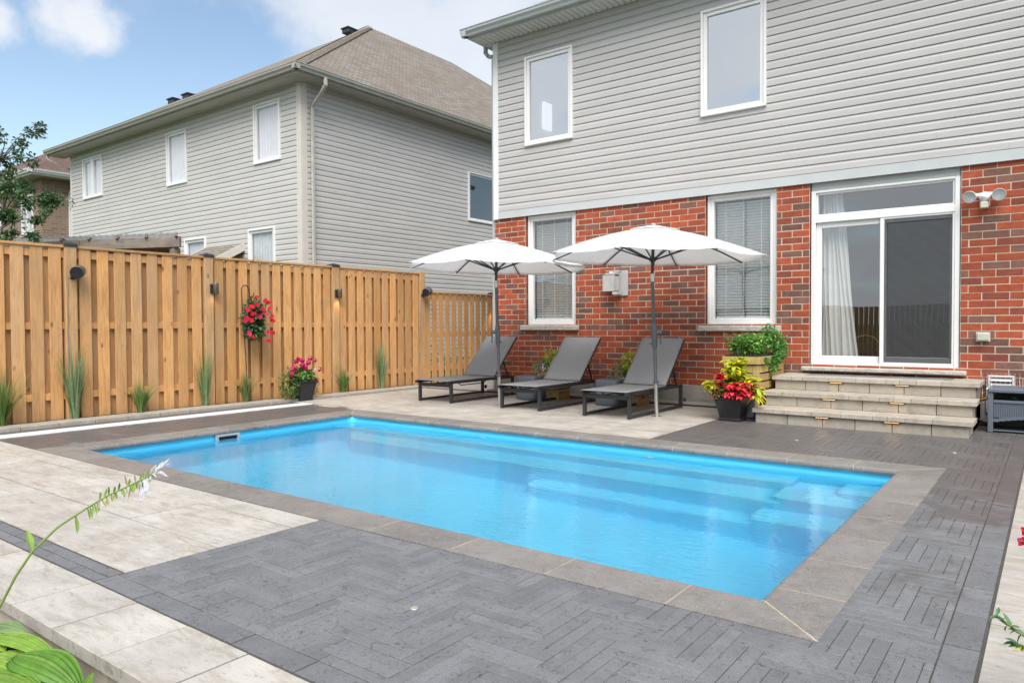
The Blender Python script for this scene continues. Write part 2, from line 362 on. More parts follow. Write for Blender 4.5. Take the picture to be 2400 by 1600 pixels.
mt['canopy']=mat('white_canopy',(.95,.95,.95),.85,var=(2,.02),trans=.5,bump=(180,.1,.001))
mt['potblk']=mat('black_pot',(.020,.021,.023),.38,var=(20,.25))
mt['soil']=mat('potting_soil',(.03,.02,.014),.95,var=(40,.4),bump=(60,1,.01))
mt['mulch']=mat('black_mulch',(.016,.015,.016),.6,var=(40,.5),bump=(45,1.0,.03))
def leaf_mat(name,rough=.45,tr=.3,sp=.4): return mat(name,(1,1,1),rough,tint=True,var=(25,.18),spec=sp,trans=tr)
mt['leaf']=leaf_mat('green_leaf'); mt['petal']=leaf_mat('petal',.55,.3,.2); mt['blade']=leaf_mat('grass_blade',.5,.3,.3)
mt['bark']=mat('bark',(.10,.075,.055),.9,var=(20,.3),bump=(20,.8,.01))
mt['lawn']=mat('lawn',(.05,.085,.025),.9,var=(8,.35),stains=((1.2,(1,1,1),.45,.65,(.08,.10,.035),.7),),bump=(120,.8,.02))
mt['curtain']=mat('white_curtain',(.88,.87,.84),.8,var=(4,.04),stretch=(6,1,.2),trans=.1)
mt['sheer']=mat('sheer_curtain',(.85,.85,.87),.9,var=(4,.04))
mt['blind']=mat('blind_slat',(.80,.82,.83),.6,var=(4,.03))
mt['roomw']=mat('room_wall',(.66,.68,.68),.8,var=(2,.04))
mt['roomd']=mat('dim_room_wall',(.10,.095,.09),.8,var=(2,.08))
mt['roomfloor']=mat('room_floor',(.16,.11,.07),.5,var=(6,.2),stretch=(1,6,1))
mt['glass']=glass_mat('window_glass',(.96,.98,.98),.10)
mt['glassd']=glass_mat('door_glass',(.95,.97,.97),.20)
mt['glassb']=glass_mat('blue_glass',(.75,.82,.84),.2,.0)
def screen_mat():
    m=bpy.data.materials.new('insect_screen'); m.use_nodes=True; t=m.node_tree; p=t.nodes['Principled BSDF']; o=t.nodes['Material Output']
    p.inputs['Base Color'].default_value=(.062,.066,.072,1); p.inputs['Roughness'].default_value=.75
    tcn=N(t,'ShaderNodeTexCoord'); mp=N(t,'ShaderNodeMapping',i_0=tcn.outputs['Object']); mp.inputs['Scale'].default_value=(1,1,4)
    mp.inputs['Rotation'].default_value=(0,.3,0)
    n=N(t,'ShaderNodeTexWave',i_Vector=mp.outputs[0],i_Scale=1.4,i_Distortion=5.0,i_Detail=3.0)
    tr=N(t,'ShaderNodeBsdfTransparent'); mx=N(t,'ShaderNodeMixShader',i_0=MR(t,n.outputs['Fac'],0,1,.56,.61))
    t.links.new(tr.outputs[0],mx.inputs[1]); t.links.new(p.outputs[0],mx.inputs[2]); t.links.new(mx.outputs[0],o.inputs[0]); return m
mt['screen']=screen_mat()
def shingle(name,a,b,cdk):
    def fn(t,c,tcn,p):
        ps=N(t,'ShaderNodeSeparateXYZ',i_0=tcn.outputs['Object'])
        v=N(t,'ShaderNodeCombineXYZ',i_0=M(t,'ADD',ps.outputs[0],ps.outputs[1]),i_1=M(t,'MULTIPLY',ps.outputs[2],1.0))
        br=N(t,'ShaderNodeTexBrick',i_Vector=v.outputs[0],offset=.5,i_Color1=(*a,1),i_Color2=(*b,1),i_Mortar=(*cdk,1),i_Scale=1.0,i_Mortar_Size=.014,i_Mortar_Smooth=.5,i_Bias=-.1,i_Brick_Width=.28,i_Row_Height=.075)
        n=N(t,'ShaderNodeTexNoise',i_Vector=v.outputs[0],i_Scale=.9,i_Detail=6.0,i_Roughness=.65)
        c=MIX(t,MR(t,n.outputs[0],.42,.62,0,.55),br.outputs[0],(a[0]*.86,a[1]*.74,a[2]*.66,1))
        n2=N(t,'ShaderNodeTexNoise',i_Vector=v.outputs[0],i_Scale=60.0,i_Detail=3.0)
        g=MR(t,n2.outputs[0],.3,.7,.8,1.2); cc=N(t,'ShaderNodeCombineColor',i_0=g,i_1=g,i_2=g); return MIX(t,1.0,c,cc.outputs[0],'MULTIPLY')
    return mat(name,a,.9,var=None,fn=fn)
mt['roof']=shingle('roof_shingle',(.225,.195,.158),(.33,.295,.25),(.105,.088,.07))
mt['roofred']=shingle('roof_shingle_reddish',(.155,.095,.075),(.20,.13,.105),(.07,.045,.035))
def tanbrick_fn(t,c,tcn,p):
    ps=N(t,'ShaderNodeSeparateXYZ',i_0=tcn.outputs['Object'])
    v=N(t,'ShaderNodeCombineXYZ',i_0=M(t,'ADD',ps.outputs[0],ps.outputs[1]),i_1=ps.outputs[2])
    br=N(t,'ShaderNodeTexBrick',i_Vector=v.outputs[0],offset=.5,i_Color1=(.30,.205,.145,1),i_Color2=(.13,.095,.08,1),i_Mortar=(.36,.29,.22,1),i_Scale=1.0,i_Mortar_Size=.009,i_Bias=-.45,i_Brick_Width=.27,i_Row_Height=.0875)
    return br.outputs[0]
mt['tanbrick']=mat('tan_brick',(.3,.2,.15),.9,var=None,fn=tanbrick_fn)
# ---------------------------------------------------------------- ground
g=MB(); BIG=900
def ring(mb,x0,x1,y0,y1,z,hx0,hx1,hy0,hy1,c=(1,1,1)):
    for a,b,cc,d in ((x0,hx0,y0,y1),(hx1,x1,y0,y1),(hx0,hx1,y0,hy0),(hx0,hx1,hy1,y1)):
        mb.face([(a,cc,z),(b,cc,z),(b,d,z),(a,d,z)],c)
for a,b,c_,d in ((-BIG,-9.84,1.13,BIG),(-9.84,.9,10.02,BIG),(.9,BIG,1.13,BIG)): g.face([(a,c_,-.02),(b,c_,-.02),(b,d,-.02),(a,d,-.02)])
g.face([(-BIG,-BIG,-.25),(BIG,-BIG,-.25),(BIG,-1.2,-.25),(-BIG,-1.2,-.25)])
for a,b in ((-BIG,-7.5),(1.5,BIG)): g.face([(a,-1.2,-.25),(b,-1.2,-.25),(b,1.13,-.25),(a,1.13,-.25)])
for a,b in ((-BIG,-9.84),(.9,BIG)): g.face([(a,1.13,-.25),(b,1.13,-.25),(b,1.13,-.02),(a,1.13,-.02)])
tag(g.build('ground',mt['lawn']),kind='structure')
b=MB(); ring(b,-9.84,.9,1.185,10.02,-.0042,-7.52,-.95,3.03,6.46)
tag(b.build('patio_base',mt['joint']),kind='structure')
# mulch bed in front
b=MB(); nx,ny=150,50
vs=[(-7.5+9*i/nx,-1.2+2.33*j/ny,-.13+U(-.012,.022)+.02*math.sin(i*.31)*math.cos(j*.4)) for j in range(ny+1) for i in range(nx+1)]
b.raw(vs,[(j*(nx+1)+i,j*(nx+1)+i+1,(j+1)*(nx+1)+i+1,(j+1)*(nx+1)+i) for j in range(ny) for i in range(nx)])
for k in range(5200):
    x,y=U(-4.6,-1.6),U(.35,1.12); L=U(.012,.05)
    m=Matrix.Translation((x,y,-.114+U(0,.018)))@Matrix.Rotation(U(0,6.3),4,'Z')@Matrix.Rotation(U(-.35,.35),4,'X')@Matrix.Rotation(U(-.3,.3),4,'Y')
    k_=U(.4,2.6); b.obox(m,L,L*U(.2,.5),.006,(k_,k_,k_))
mm=mat('bark_mulch_black',(.018,.016,.016),.55,tint=True,var=(40,.5),bump=(45,1.0,.03))
tag(b.build('mulch_bed',mm),kind='stuff')
# edge wall of the patio above the bed
b=MB(); x=-7.5
while x<.9:
    L=U(.26,.34); k=U(.9,1.1); b.box(x,min(x+L-.006,.9),1.175,1.21,-.27,-.052,(.36*k,.30*k,.235*k),.004); x+=L
tag(b.build('garden_edge_wall',mt['stepstone']),'low tan block wall holding the patio edge above the black mulch bed','retaining wall')

# ---------------------------------------------------------------- paving
def clip(x0,x1,y0,y1,regs):
    out=[]
    for a,b_,c_,d in regs:
        p,q,r,s=max(x0,a),min(x1,b_),max(y0,c_),min(y1,d)
        if q-p>.012 and s-r>.012: out.append((p,q,r,s))
    return out
def pave(mb,x0,x1,y0,y1,c,gap=.0042,ch=.0012,dz=0,th=.03):
    mb.box(x0+gap,x1-gap,y0+gap,y1-gap,-th,dz+U(-.0014,.0014),c,ch)
def pcol():
    k=U(.89,1.10); return (.178*k,.180*k,.184*k)
pv=MB()
regs=[(-3.53,-.32,1.60,2.775),(-.70,-.32,2.775,6.725),(-3.30,-.32,6.725,9.72),(-.32,.9,8.3,9.72),(-9.32,-9.03,2.775,6.84),(-8.80,-7.785,2.775,6.84)]
u=.1175; ax,ay=-2.466-u*200,2.007-u*200
def herr(reg_list):
    for j in range(0,330):
        for i in range(100,260):
            s=(i+j)%6
            x=ax+i*u; y=ay+j*u
            if (i+(-j)) is None: pass
            # start_x + y = const : horizontal units begin where (i + j) % 6 == 4
            if (i+j)%6==(400)%6: hr=(x,x+3*u,y,y+u,'h')
            elif (i+j-3)%6==(400)%6: hr=(x,x+u,y,y+3*u,'v')   # vertical units
            else: continue
            if x>1 or y>10 or x+3*u<-10 or y+3*u<1.4: continue
            for k in (0,1):
                if hr[4]=='h': q=(hr[0],hr[1],hr[2]+k*u/2,hr[2]+(k+1)*u/2)
                else: q=(hr[0]+k*u/2,hr[0]+(k+1)*u/2,hr[2],hr[3])
                cc=pcol()
                for p in clip(*q,reg_list): pave(pv,*p,cc,gap=.0013,ch=.0018)
herr(regs)
# soldier courses
def course(mb,x0,x1,y0,y1,L,axis,cf,start=0,**k):
    a,b_=(x0,x1) if axis=='x' else (y0,y1); t=a-start
    while t<b_:
        p,q=max(t,a),min(t+L,b_)
        if q-p>.02: pave(mb,*( (p,q,y0,y1) if axis=='x' else (x0,x1,p,q)),cf(),**k)
        t+=L
course(pv,-3.53,-.2,1.49,1.60,.37,'x',pcol); course(pv,-8,-3.53,1.49,1.555,.35,'x',pcol); course(pv,-8,-3.53,1.555,1.625,.35,'x',pcol,.17)
course(pv,-3.64,-3.53,1.625,1.63,.4,'y',pcol)
course(pv,-.32,-.2,1.60,9.72,.36,'y',pcol)
tag(pv.build('charcoal_paving',mt['paver']),kind='structure')
sl=MB()
def scol(k=1.0):
    k*=U(.94,1.05); return (.52*k,.485*k,.43*k)
course(sl,-9.9,-3.53,2.575,2.775,.88,'x',scol,.29); course(sl,-9.9,-3.53,2.11,2.575,.88,'x',scol,.77); course(sl,-9.9,-3.53,1.63,2.11,.88,'x',scol,.33)
t0=-2.70
course(sl,-7.5,.9,1.15,1.485,.4045,'x',scol,.4045-((t0+7.5)%.4045),th=.052)
# right hand slabs
yy=1.49; 
while yy<8.3: 
    y2=min(yy+.62,8.3); pave(sl,-.195,.42,yy,y2,scol(.92)); pave(sl,.42,.9,yy,y2,scol(.9)); yy=y2
# back terrace
yy=6.725; k=0
while yy<9.72:
    y2=min(yy+.455,9.72); course(sl,-9.32,-3.30,yy,y2,.88,'x',lambda: scol(.93),.44*(k%2)+.2); yy=y2; k+=1
course(sl,-9.68,-9.34,1.2,9.9,.40,'y',lambda: scol(.80),dz=.035,th=.05)
tag(sl.build('pale_slab_paving',mt['slab']),kind='structure')
b=MB(); b.box(-9.03,-8.80,1.8,6.80,-.02,.012,ch=.004)
tag(b.build('cover_track',mt['plastic_w']),'long flat white strip set in the dark paving between pool and fence','pool cover track')
b=MB(); b.box(-9.66,-7.9,9.905,16.0,-.05,.006)
tag(b.build('side_path',mt['concrete']),kind='structure')
# planting strip soil by the fence
b=MB(); b.box(-9.84,-9.68,1.2,10.0,-.05,.012); b.box(-7.9,.9,9.725,10.0,-.05,.018)
tag(b.build('bed_soil',mt['soil']),kind='structure')
b=MB(); 
for x0 in [-7.86+.6*i for i in range(9)]: b.box(x0,min(x0+.595,-2.9),9.73,9.90,-.03,.045,(1,1,1),.006)
tag(b.build('kerb_strip',mt['concrete']),kind='structure')
for i,(x,y) in enumerate([(-2.108,2.13),(-2.06,7.47),(-.717,7.567)]):
    b=MB(); b.lathe([(.0,.003),(.006,.003),(.009,.0045),(.016,.005),(.018,.0)],x,y,16)
    tag(b.build('anchor_ring',mat('anchor_brass',(.50,.43,.34),.4,metal=.3),org=(x,y,0)),['small round brass anchor in the herringbone paving in front of the pool','small round anchor in the dark paving between pool and steps','small round anchor in the dark paving at the right end of the steps'][i],'deck anchor','cover anchors in the paving')
# ---------------------------------------------------------------- pool
X0,X1,Y0,Y1=-7.48,-.99,3.08,6.42
pool=thing('swimming_pool','rectangular blue in-ground pool with grey stone coping','swimming pool',(-4.2,4.75,0))
c_=MB()
prof=[(.0,-.050),(-.004,-.042),(-.007,-.028),(-.003,-.012),(.008,-.003),(.022,.001),(.300,.001),(.300,-.045)]
def coping(side,s0,s1,m0,m1):
    k=U(.88,1.1); cc=(.225*k,.207*k,.188*k)
    def P(s,w,z):
        if side=='F': return (s,Y0-w,z)
        if side=='B': return (s,Y1+w,z)
        if side=='L': return (X0-w,s,z)
        return (X1+w,s,z)
    A=[P(s0-(w if m0 else 0)+(0 if m0 else .0035),w,z) for w,z in prof]; Bq=[P(s1+(w if m1 else 0)-(0 if m1 else .0035),w,z) for w,z in prof]
    n=len(prof); vs=A+Bq
    c_.raw(vs,[(i,(i+1),(i+1)+n,i+n) for i in range(n-1)]+[(0,n-1,2*n-1,n)],cc)
    c_.face(A,cc); c_.face(Bq[::-1],cc)
def runs(side,a,b_,off,L=.61):
    js=[]; t=b_-off
    while t>a+.1: js.append(t); t-=L
    js=[a]+js[::-1]+[b_]
    for i in range(len(js)-1): coping(side,js[i],js[i+1],i==0,i==len(js)-2)
    return js
jf=runs('F',X0,X1,.305); jb=runs('B',X0,X1,.33,.53); jl=runs('L',Y0,Y1,.25,.52); jr=runs('R',Y0,Y1,.17,.5)
gr=c_; e=.0034
pf=[(w,z-.0025) for w,z in prof[:-1]]
def gline(P): # thin grout bead following the profile
    for i in range(len(pf)-1):
        a0=P(-e,*pf[i]);a1=P(e,*pf[i]);b0=P(-e,*pf[i+1]);b1=P(e,*pf[i+1]); gr.face([a0,a1,b1,b0],(.50,.40,.29))
pf2=[(w+(-.0012 if i<5 else 0),z+.0030) for i,(w,z) in enumerate(pf)]
pf=pf2
for s in jf[1:-1]: gline(lambda d,w,z,s=s:(s+d,Y0-w,z))
for s in jb[1:-1]: gline(lambda d,w,z,s=s:(s+d,Y1+w,z))
for s in jl[1:-1]: gline(lambda d,w,z,s=s:(X0-w,s+d,z))
for s in jr[1:-1]: gline(lambda d,w,z,s=s:(X1+w,s+d,z))
for (sx,X) in ((-1,X0),(1,X1)):
    for (sy,Y) in ((-1,Y0),(1,Y1)): gline(lambda d,w,z:(X+sx*w+sy*d,Y+sy*w-sx*d,z))
c_.build('coping',mt['coping'],pool)
sh=MB(); a,b_,c2,d=X0-.03,X1+.03,Y0-.03,Y1+.03
FL=-1.38
# walls and floor with rounded plan corners
def rr(a,b_,c2,d,r,n=6):
    pts=[]
    for (cx_,cy_,a0) in ((b_-r,c2+r,-90),(b_-r,d-r,0),(a+r,d-r,90),(a+r,c2+r,180)):
        for k in range(n+1): t=R(a0+90*k/n); pts.append((cx_+r*math.cos(t),cy_+r*math.sin(t)))
    return pts
top=rr(a,b_,c2,d,.12); n=len(top); zz_=[-.045,-.5,-1.2,FL+.10,FL+.03,FL]; ins=[0,.015,.03,.05,.09,.2]
rows=[rr(a+i_,b_-i_,c2+i_,d-i_,.12) for i_ in ins]
vs=[(x,y,z) for r_,z in zip(rows,zz_) for x,y in r_]
sh.raw(vs,[(k*n+i,k*n+(i+1)%n,(k+1)*n+(i+1)%n,(k+1)*n+i) for k in range(len(rows)-1) for i in range(n)]+[tuple((len(rows)-1)*n+i for i in range(n))])
sh.build('pool_shell',mt['shell'],pool,smooth=True)
def ledge(poly,zt,zb=FL-.02):
    s_=MB(); s_.prism(poly,zb,zt); return s_.build('pool_bench',mt['shell'],pool,bevel=.022)
def rc(cx_,cy_,r,a0,a1,n=6): return [(cx_+r*math.cos(R(a0+(a1-a0)*k/n)),cy_+r*math.sin(R(a0+(a1-a0)*k/n))) for k in range(n+1)]
YB=d-.004; XR=b_-.004; XL=a+.004
ledge([(XL,YB),(XL,6.14)]+[(-1.86,6.14)]+rc(-1.84,6.24,.10,-90,0)+[(-1.74,YB)],-.30)
ledge([(XL+.1,YB-.01)]+[(-6.95,5.90),(-6.75,5.76)]+[(-1.80,5.74)]+rc(-1.78,5.86,.12,-90,0)+[(-1.66,YB-.01)],-.58)
ledge([(-4.0,5.8)]+rc(-3.9,5.56,.08,180,270)+rc(-1.86,5.56,.08,-90,0)+[(-1.78,5.8)],-1.02)
ledge([(-1.37,YB-.02)]+rc(-1.29,6.10,.08,180,270)+[(XR-.01,6.02),(XR-.01,YB-.02)],-.29)
ledge([(-1.80,YB-.015)]+rc(-1.70,5.86,.10,180,270)+[(XR-.02,5.76),(XR-.02,YB-.015)],-.46)
ledge([(-1.86,YB-.012)]+rc(-1.76,5.52,.10,180,270)+[(XR-.03,5.42),(XR-.03,YB-.012)],-.80)
s_=MB()
xw=X0-.012; 
s_.box(xw,xw+.022,4.46,4.76,-.165,-.130,ch=.003); s_.box(xw,xw+.022,4.46,4.76,-.075,-.052,ch=.003); s_.box(xw,xw+.022,4.46,4.495,-.130,-.075,ch=.003); s_.box(xw,xw+.022,4.725,4.76,-.130,-.075,ch=.003)
sk=s_.build('skimmer_frame',mat('skimmer_grey',(.42,.46,.50),.4),pool)
s_=MB(); s_.box(xw-.002,xw+.004,4.49,4.73,-.135,-.07); s_.build('skimmer_opening',mt['dark'],sk)
for x in (-5.25,-3.16):
    s_=MB(); s_.lathe([(0,.012),(.02,.012),(.022,.018),(.042,.014),(.045,0)],n=18,m=Matrix.Translation((x,Y1+.012,-.20))@Matrix.Rotation(R(90),4,'X')); s_.build('return_jet',mt['plastic_w'],pool)
wt=MB(); wt.face([(X0-.02,Y0-.02,-.11),(X1+.02,Y0-.02,-.11),(X1+.02,Y1+.02,-.11),(X0-.02,Y1+.02,-.11)])
def water_mat():
    m=bpy.data.materials.new('pool_water'); m.use_nodes=True; t=m.node_tree; p=t.nodes['Principled BSDF']
    p.inputs['Base Color'].default_value=(1,1,1,1); p.inputs['Roughness'].default_value=.0; p.inputs['IOR'].default_value=1.33; p.inputs['Specular IOR Level'].default_value=.28; p.inputs['Transmission Weight'].default_value=1
    tcn=N(t,'ShaderNodeTexCoord'); mp=N(t,'ShaderNodeMapping',i_0=tcn.outputs['Object']); mp.inputs['Rotation'].default_value=(0,0,R(-12)); mp.inputs['Scale'].default_value=(1.0,1.9,1)
    n=N(t,'ShaderNodeTexNoise',i_Vector=mp.outputs[0],i_Scale=10.0,i_Detail=3.0,i_Roughness=.5,i_Distortion=.6)
    n2=N(t,'ShaderNodeTexNoise',i_Vector=mp.outputs[0],i_Scale=2.0,i_Detail=2.0)
    h=M(t,'ADD',n.outputs[0],M(t,'MULTIPLY',n2.outputs[0],.9))
    b=N(t,'ShaderNodeBump',i_Height=h,i_Strength=.10,i_Distance=.03); t.links.new(b.outputs[0],p.inputs['Normal']); return m
tag(wt.build('pool_water',water_mat()),kind='structure')
# ---------------------------------------------------------------- wall builders
PR=[(0,.0),(.010,.018),(.080,.018),(.1125,.003)]
def siding(mb,axis,c0,out,a0,a1,z0,z1,holes,pitch=.1125,cb=(1,1,1)):
    z=z0; k=0
    def P(a,zv,dp): return (a,c0+out*dp,zv) if axis=='x' else (c0+out*dp,a,zv)
    sgn=1 if (axis=='x')==(out<0) else -1
    def q(pts,c): mb.face(pts if sgn>0 else pts[::-1],c)
    while z<z1-.001:
        t=U(.972,1.028); c=mul(cb,t); top=min(z+pitch,z1)
        ii=len(mb.f)
        for (p,q_,b_,tt) in subtract(a0,a1,z,min(z+.010,z1),holes):
            q([P(p,b_,.0015),P(q_,b_,.0015),P(q_,tt,.0015),P(p,tt,.0015)],c)
            if tt>z+.0095: q([P(p,tt,.0015),P(q_,tt,.0015),P(q_,tt,.018),P(p,tt,.018)],c)
        for (za,da),(zb,db) in ((PR[1],PR[2]),(PR[2],PR[3])):
            A=z+za;B=z+min(zb,pitch)
            if A>=z1-.001: continue
            for (p,q_,b_,tt) in subtract(a0,a1,A,min(B,z1),holes):
                f0=(b_-A)/(B-A); f1=(tt-A)/(B-A); d0=da+(db-da)*f0; d1=da+(db-da)*f1
                q([P(p,b_,d0),P(q_,b_,d0),P(q_,tt,d1),P(p,tt,d1)],c)
        # panel lap joints, staggered
        if k%2==0:
            s0=a0+((k*1.37)%3.6)+U(0,.3)
            while s0<a1-.2:
                if not any(h[0]-.02<s0<h[1]+.02 and z<h[3] and z+pitch*2>h[2] for h in holes):
                    q([P(s0,z,.0188),P(s0+.004,z,.0188),P(s0+.004,min(z+.08,z1),.0188),P(s0,min(z+.08,z1),.0188)],mul(c,.74))
                s0+=3.66
        z+=pitch; k+=1
    # backing sheet
    for (p,q_,b_,tt) in subtract(a0,a1,z0,z1,holes): q([P(p,b_,0),P(q_,b_,0),P(q_,tt,0),P(p,tt,0)],mul(cb,.7))
def brick_wall(mb,c0,a0,a1,z0,z1,holes,bl=.267,bh=.0885,rev=.10,seed=1):
    rg=random.Random(seed); row=0; z=z0
    def colr():
        r=rg.random()
        if r<.60: k=rg.uniform(.80,1.15); return (.365*k,.076*k,.032*k)
        if r<.79: k=rg.uniform(.8,1.1); return (.24*k,.06*k,.036*k)
        k=rg.uniform(.8,1.25); return (.185*k,.088*k,.064*k)
    while z<z1-.01:
        x=a0-(0 if row%2 else bl/2)-.04
        while x<a1:
            c=colr()
            for (p,q_,b_,t) in subtract(max(x,a0),min(x+bl,a1),z,min(z+bh,z1),[(h[0],h[1],z-1,z+1) for h in holes if h[2]<z+bh*.5<h[3]]):
                if q_-p<.03 or t-b_<.03: 
                    if q_-p<.012 or t-b_<.012: continue
                j=.0054
                dy=rg.uniform(-.0012,.0016); dj=[rg.uniform(-.0028,.0024) for _ in range(4)]
                mb.box(p+j+dj[0],q_-j+dj[1],c0-.002+dy,c0+.02,b_+j+dj[2],t-j+dj[3],c,.0022)
            x+=bl
        # returns into openings
        for h in holes:
            if h[2]<z+bh and h[3]>z and len(h)>4:
                b_,t=max(z,h[2])+.0048,min(z+bh,h[3])-.0048
                if t-b_>.02:
                    for xs,sx in ((h[0],-1),(h[1],1)):
                        if a0<xs<a1: mb.box(xs-(.012 if sx<0 else -.001),xs+(.012 if sx>0 else -.001),c0+.004,c0+rev,b_,t,colr(),.0015)
        z+=bh; row+=1
def wall_sheet(mb,axis,c0,out,a0,a1,z0,z1,holes,c=(1,1,1),dp=0):
    for (p,q_,b_,t) in subtract(a0,a1,z0,z1,holes):
        pts=[(p,b_),(q_,b_),(q_,t),(p,t)]
        if (axis=='x')!=(out<0): pts=pts[::-1]
        mb.face([(a,c0+out*dp,z) if axis=='x' else (c0+out*dp,a,z) for a,z in pts],c)
def frame(mb,x0,x1,y0,y1,z0,z1,wd,c=(1,1,1),ch=.003,wt_=None,wb=None):
    wt_=wd if wt_ is None else wt_; wb=wd if wb is None else wb
    mb.box(x0,x0+wd,y0,y1,z0,z1,c,ch); mb.box(x1-wd,x1,y0,y1,z0,z1,c,ch)
    mb.box(x0+wd,x1-wd,y0+.0006,y1-.0006,z1-wt_,z1,c,ch); mb.box(x0+wd,x1-wd,y0+.0006,y1-.0006,z0,z0+wb,c,ch)
# axis-y variants are made by building in x and turning the mesh
def swap(mb,X):   # (x,y)->(X - y , x): wall facing +x at X, y measured outwards negative
    mb.v=[(X-y,x,z) for x,y,z in mb.v]; return mb

# ---------------------------------------------------------------- main house
FY=10.0; HX0,HX1=-7.86,4.6; HB=20.0; SB=3.005; SOF=6.03
house=thing('brick_house','two-storey house with red brick below and grey siding above beside the pool','house',(HX0,FY,0))
W1=(-7.20,-6.215,1.15,3.0,'r'); W2=(-4.03,-3.03,1.14,3.0,'r'); DR=(-2.60,-.905,.60,3.0,'r')
U1=(-7.185,-6.245,4.155,5.64); U2=(-4.09,-3.165,4.105,5.60); U3=(.6,1.6,4.1,5.6)
b=MB(); brick_wall(b,FY,HX0,HX1,.275,SB,[W1,W2,DR]); b.build('brick_wall',mt['brick'],house)
b=MB(); wall_sheet(b,'x',FY,-1,HX0,HX1,.27,SB,[(h[0],h[1],.275+.0885*round((h[2]-.275)/.0885),h[3]) for h in (W1,W2,DR)],dp=-.0022)
for h in (W1,W2,DR):
    for xs,sx in ((h[0],-1),(h[1],1)): b.box(xs+.010*sx,xs+.03*sx,FY+.003,FY+.16,h[2],h[3])
b.build('mortar_bed',mt['mortar'],house)
b=MB(); b.box(HX0+.012,HX1,FY-.012,FY+.2,-.3,.272,(1,1,1),.004); b.build('foundation',mt['concrete'],house)
b=MB(); siding(b,'x',FY+.004,-1,HX0+.09,HX1,SB+.115,SOF,[U1,U2,U3]); b.build('siding',mt['siding'],house)
b=MB(); b.box(HX0+.09,HX1,FY-.030,FY+.004,SB-.004,SB+.112,(1,1,1),.003); b.box(HX0+.09,HX1,FY-.036,FY+.0,SB-.012,SB-.003,(1,1,1),.002); b.build('band_trim',mt['trimb'],house)
b=MB(); b.box(HX0-.012,HX0+.092,FY-.030,FY+.02,SB-.02,SOF,(1,1,1),.004); b.box(HX0-.016,HX0+.0,FY+.02,FY+.10,SB-.02,SOF,(1,1,1),.004); b.build('corner_trim',mt['trimw'],house)
b=MB(); wall_sheet(b,'y',HX0,-1,FY,HB,0,SOF,[]); wall_sheet(b,'y',HX1,1,FY,HB,0,SOF,[]); wall_sheet(b,'x',HB,1,HX0,HX1,0,SOF,[])
b.build('side_wall',mt['siding'],house)
# roof, soffit, gutter
OV=.42; OL=.20 
def hip_roof(mb,x0,x1,y0,y1,z,rx0,rx1,ry0,ry1,rz,c=(1,1,1)):
    a,b_,c2,d=(x0,y0,z),(x1,y0,z),(x1,y1,z),(x0,y1,z)
    p,q,r,s=(rx0,ry0,rz),(rx1,ry0,rz),(rx1,ry1,rz),(rx0,ry1,rz)
    if rx0==rx1: mb.face([a,b_,p],c); mb.face([b_,c2,r,p],c); mb.face([c2,d,r],c); mb.face([d,a,p,r],c)
    else: mb.face([a,b_,q,p],c); mb.face([b_,c2,q],c); mb.face([c2,d,p,q],c); mb.face([d,a,p],c)
def gutter_run(mb,p,q,out,z,h=.125,wd=.12,c=(1,1,1)):
    # K-style profile swept from p to q ; out = outward unit vector
    pr=[(0,0),(0,-h),(wd*.62,-h),(wd*.72,-h*.72),(wd*.98,-h*.42),(wd,-h*.12),(wd*1.08,-h*.08),(wd*1.08,0),(wd*.9,0),(wd*.9,-h*.2)]
    A=[(p[0]+out[0]*w_,p[1]+out[1]*w_,z+zz2) for w_,zz2 in pr]; B_=[(q[0]+out[0]*w_,q[1]+out[1]*w_,z+zz2) for w_,zz2 in pr]
    n_=len(pr); mb.raw(A+B_,[(i,i+1,i+1+n_,i+n_) for i in range(n_-1)],c); mb.face(A[::-1],c); mb.face(B_,c)
def soffit(mb,x0,x1,y0,y1,z,axis,c=(1,1,1),pitch=.10):
    # ribbed panel: shallow steps across the run
    a0,a1=(x0,x1) if axis=='x' else (y0,y1); a=a0; k=0
    while a<a1:
        e_=min(a+pitch,a1)
        g_=.012
        if axis=='x': mb.face([(a,y0,z),(a,y1,z),(e_-g_,y1,z),(e_-g_,y0,z)],c); mb.face([(e_-g_,y0,z+.008),(e_-g_,y1,z+.008),(e_,y1,z+.008),(e_,y0,z+.008)],mul(c,.6)); mb.face([(e_-g_,y0,z),(e_-g_,y1,z),(e_-g_,y1,z+.008),(e_-g_,y0,z+.008)],mul(c,.8))
        else: mb.face([(x0,a,z),(x0,e_-g_,z),(x1,e_-g_,z),(x1,a,z)],c); mb.face([(x0,e_-g_,z+.008),(x0,e_,z+.008),(x1,e_,z+.008),(x1,e_-g_,z+.008)],mul(c,.6))
        a=e_; k+=1
mt['soffit']=mat('soffit_panel',(.58,.60,.57),.5,tint=True,var=(3,.04)); mt['soffit2']=mat('soffit_panel_beige',(.52,.49,.43),.5,tint=True,var=(3,.04))
b=MB(); hip_roof(b,HX0-OL,HX1+OV,FY-OV,HB+OV,SOF+.17,-3.4,.2,15,15,SOF+3.4); b.build('roof',mt['roof'],house)
b=MB(); soffit(b,HX0-OL,HX1,FY-OV,FY+.0,SOF,'x'); soffit(b,HX0-OL,HX0,FY,HB,SOF,'y'); x=HX0+.05
while x<2: 
    b.box(x,x+.02,FY-.055,FY-.035,SOF-.004,SOF+.003,(.05,.05,.05)); x+=.10
b.build('soffit',mt['soffit'],house)
b=MB(); gutter_run(b,(HX0-OL-.12,FY-OV),(HX1+OV,FY-OV),(0,-1),SOF+.155); gutter_run(b,(HX0-OL,FY-OV-.12),(HX0-OL,HB+OV),(-1,0),SOF+.155)
b.box(HX0-OL,HX1+OV,FY-OV,FY-OV+.02,SOF-.004,SOF+.15); b.box(HX0-OL,HX0-OL+.02,FY-OV+.02,HB,SOF-.004,SOF+.15)
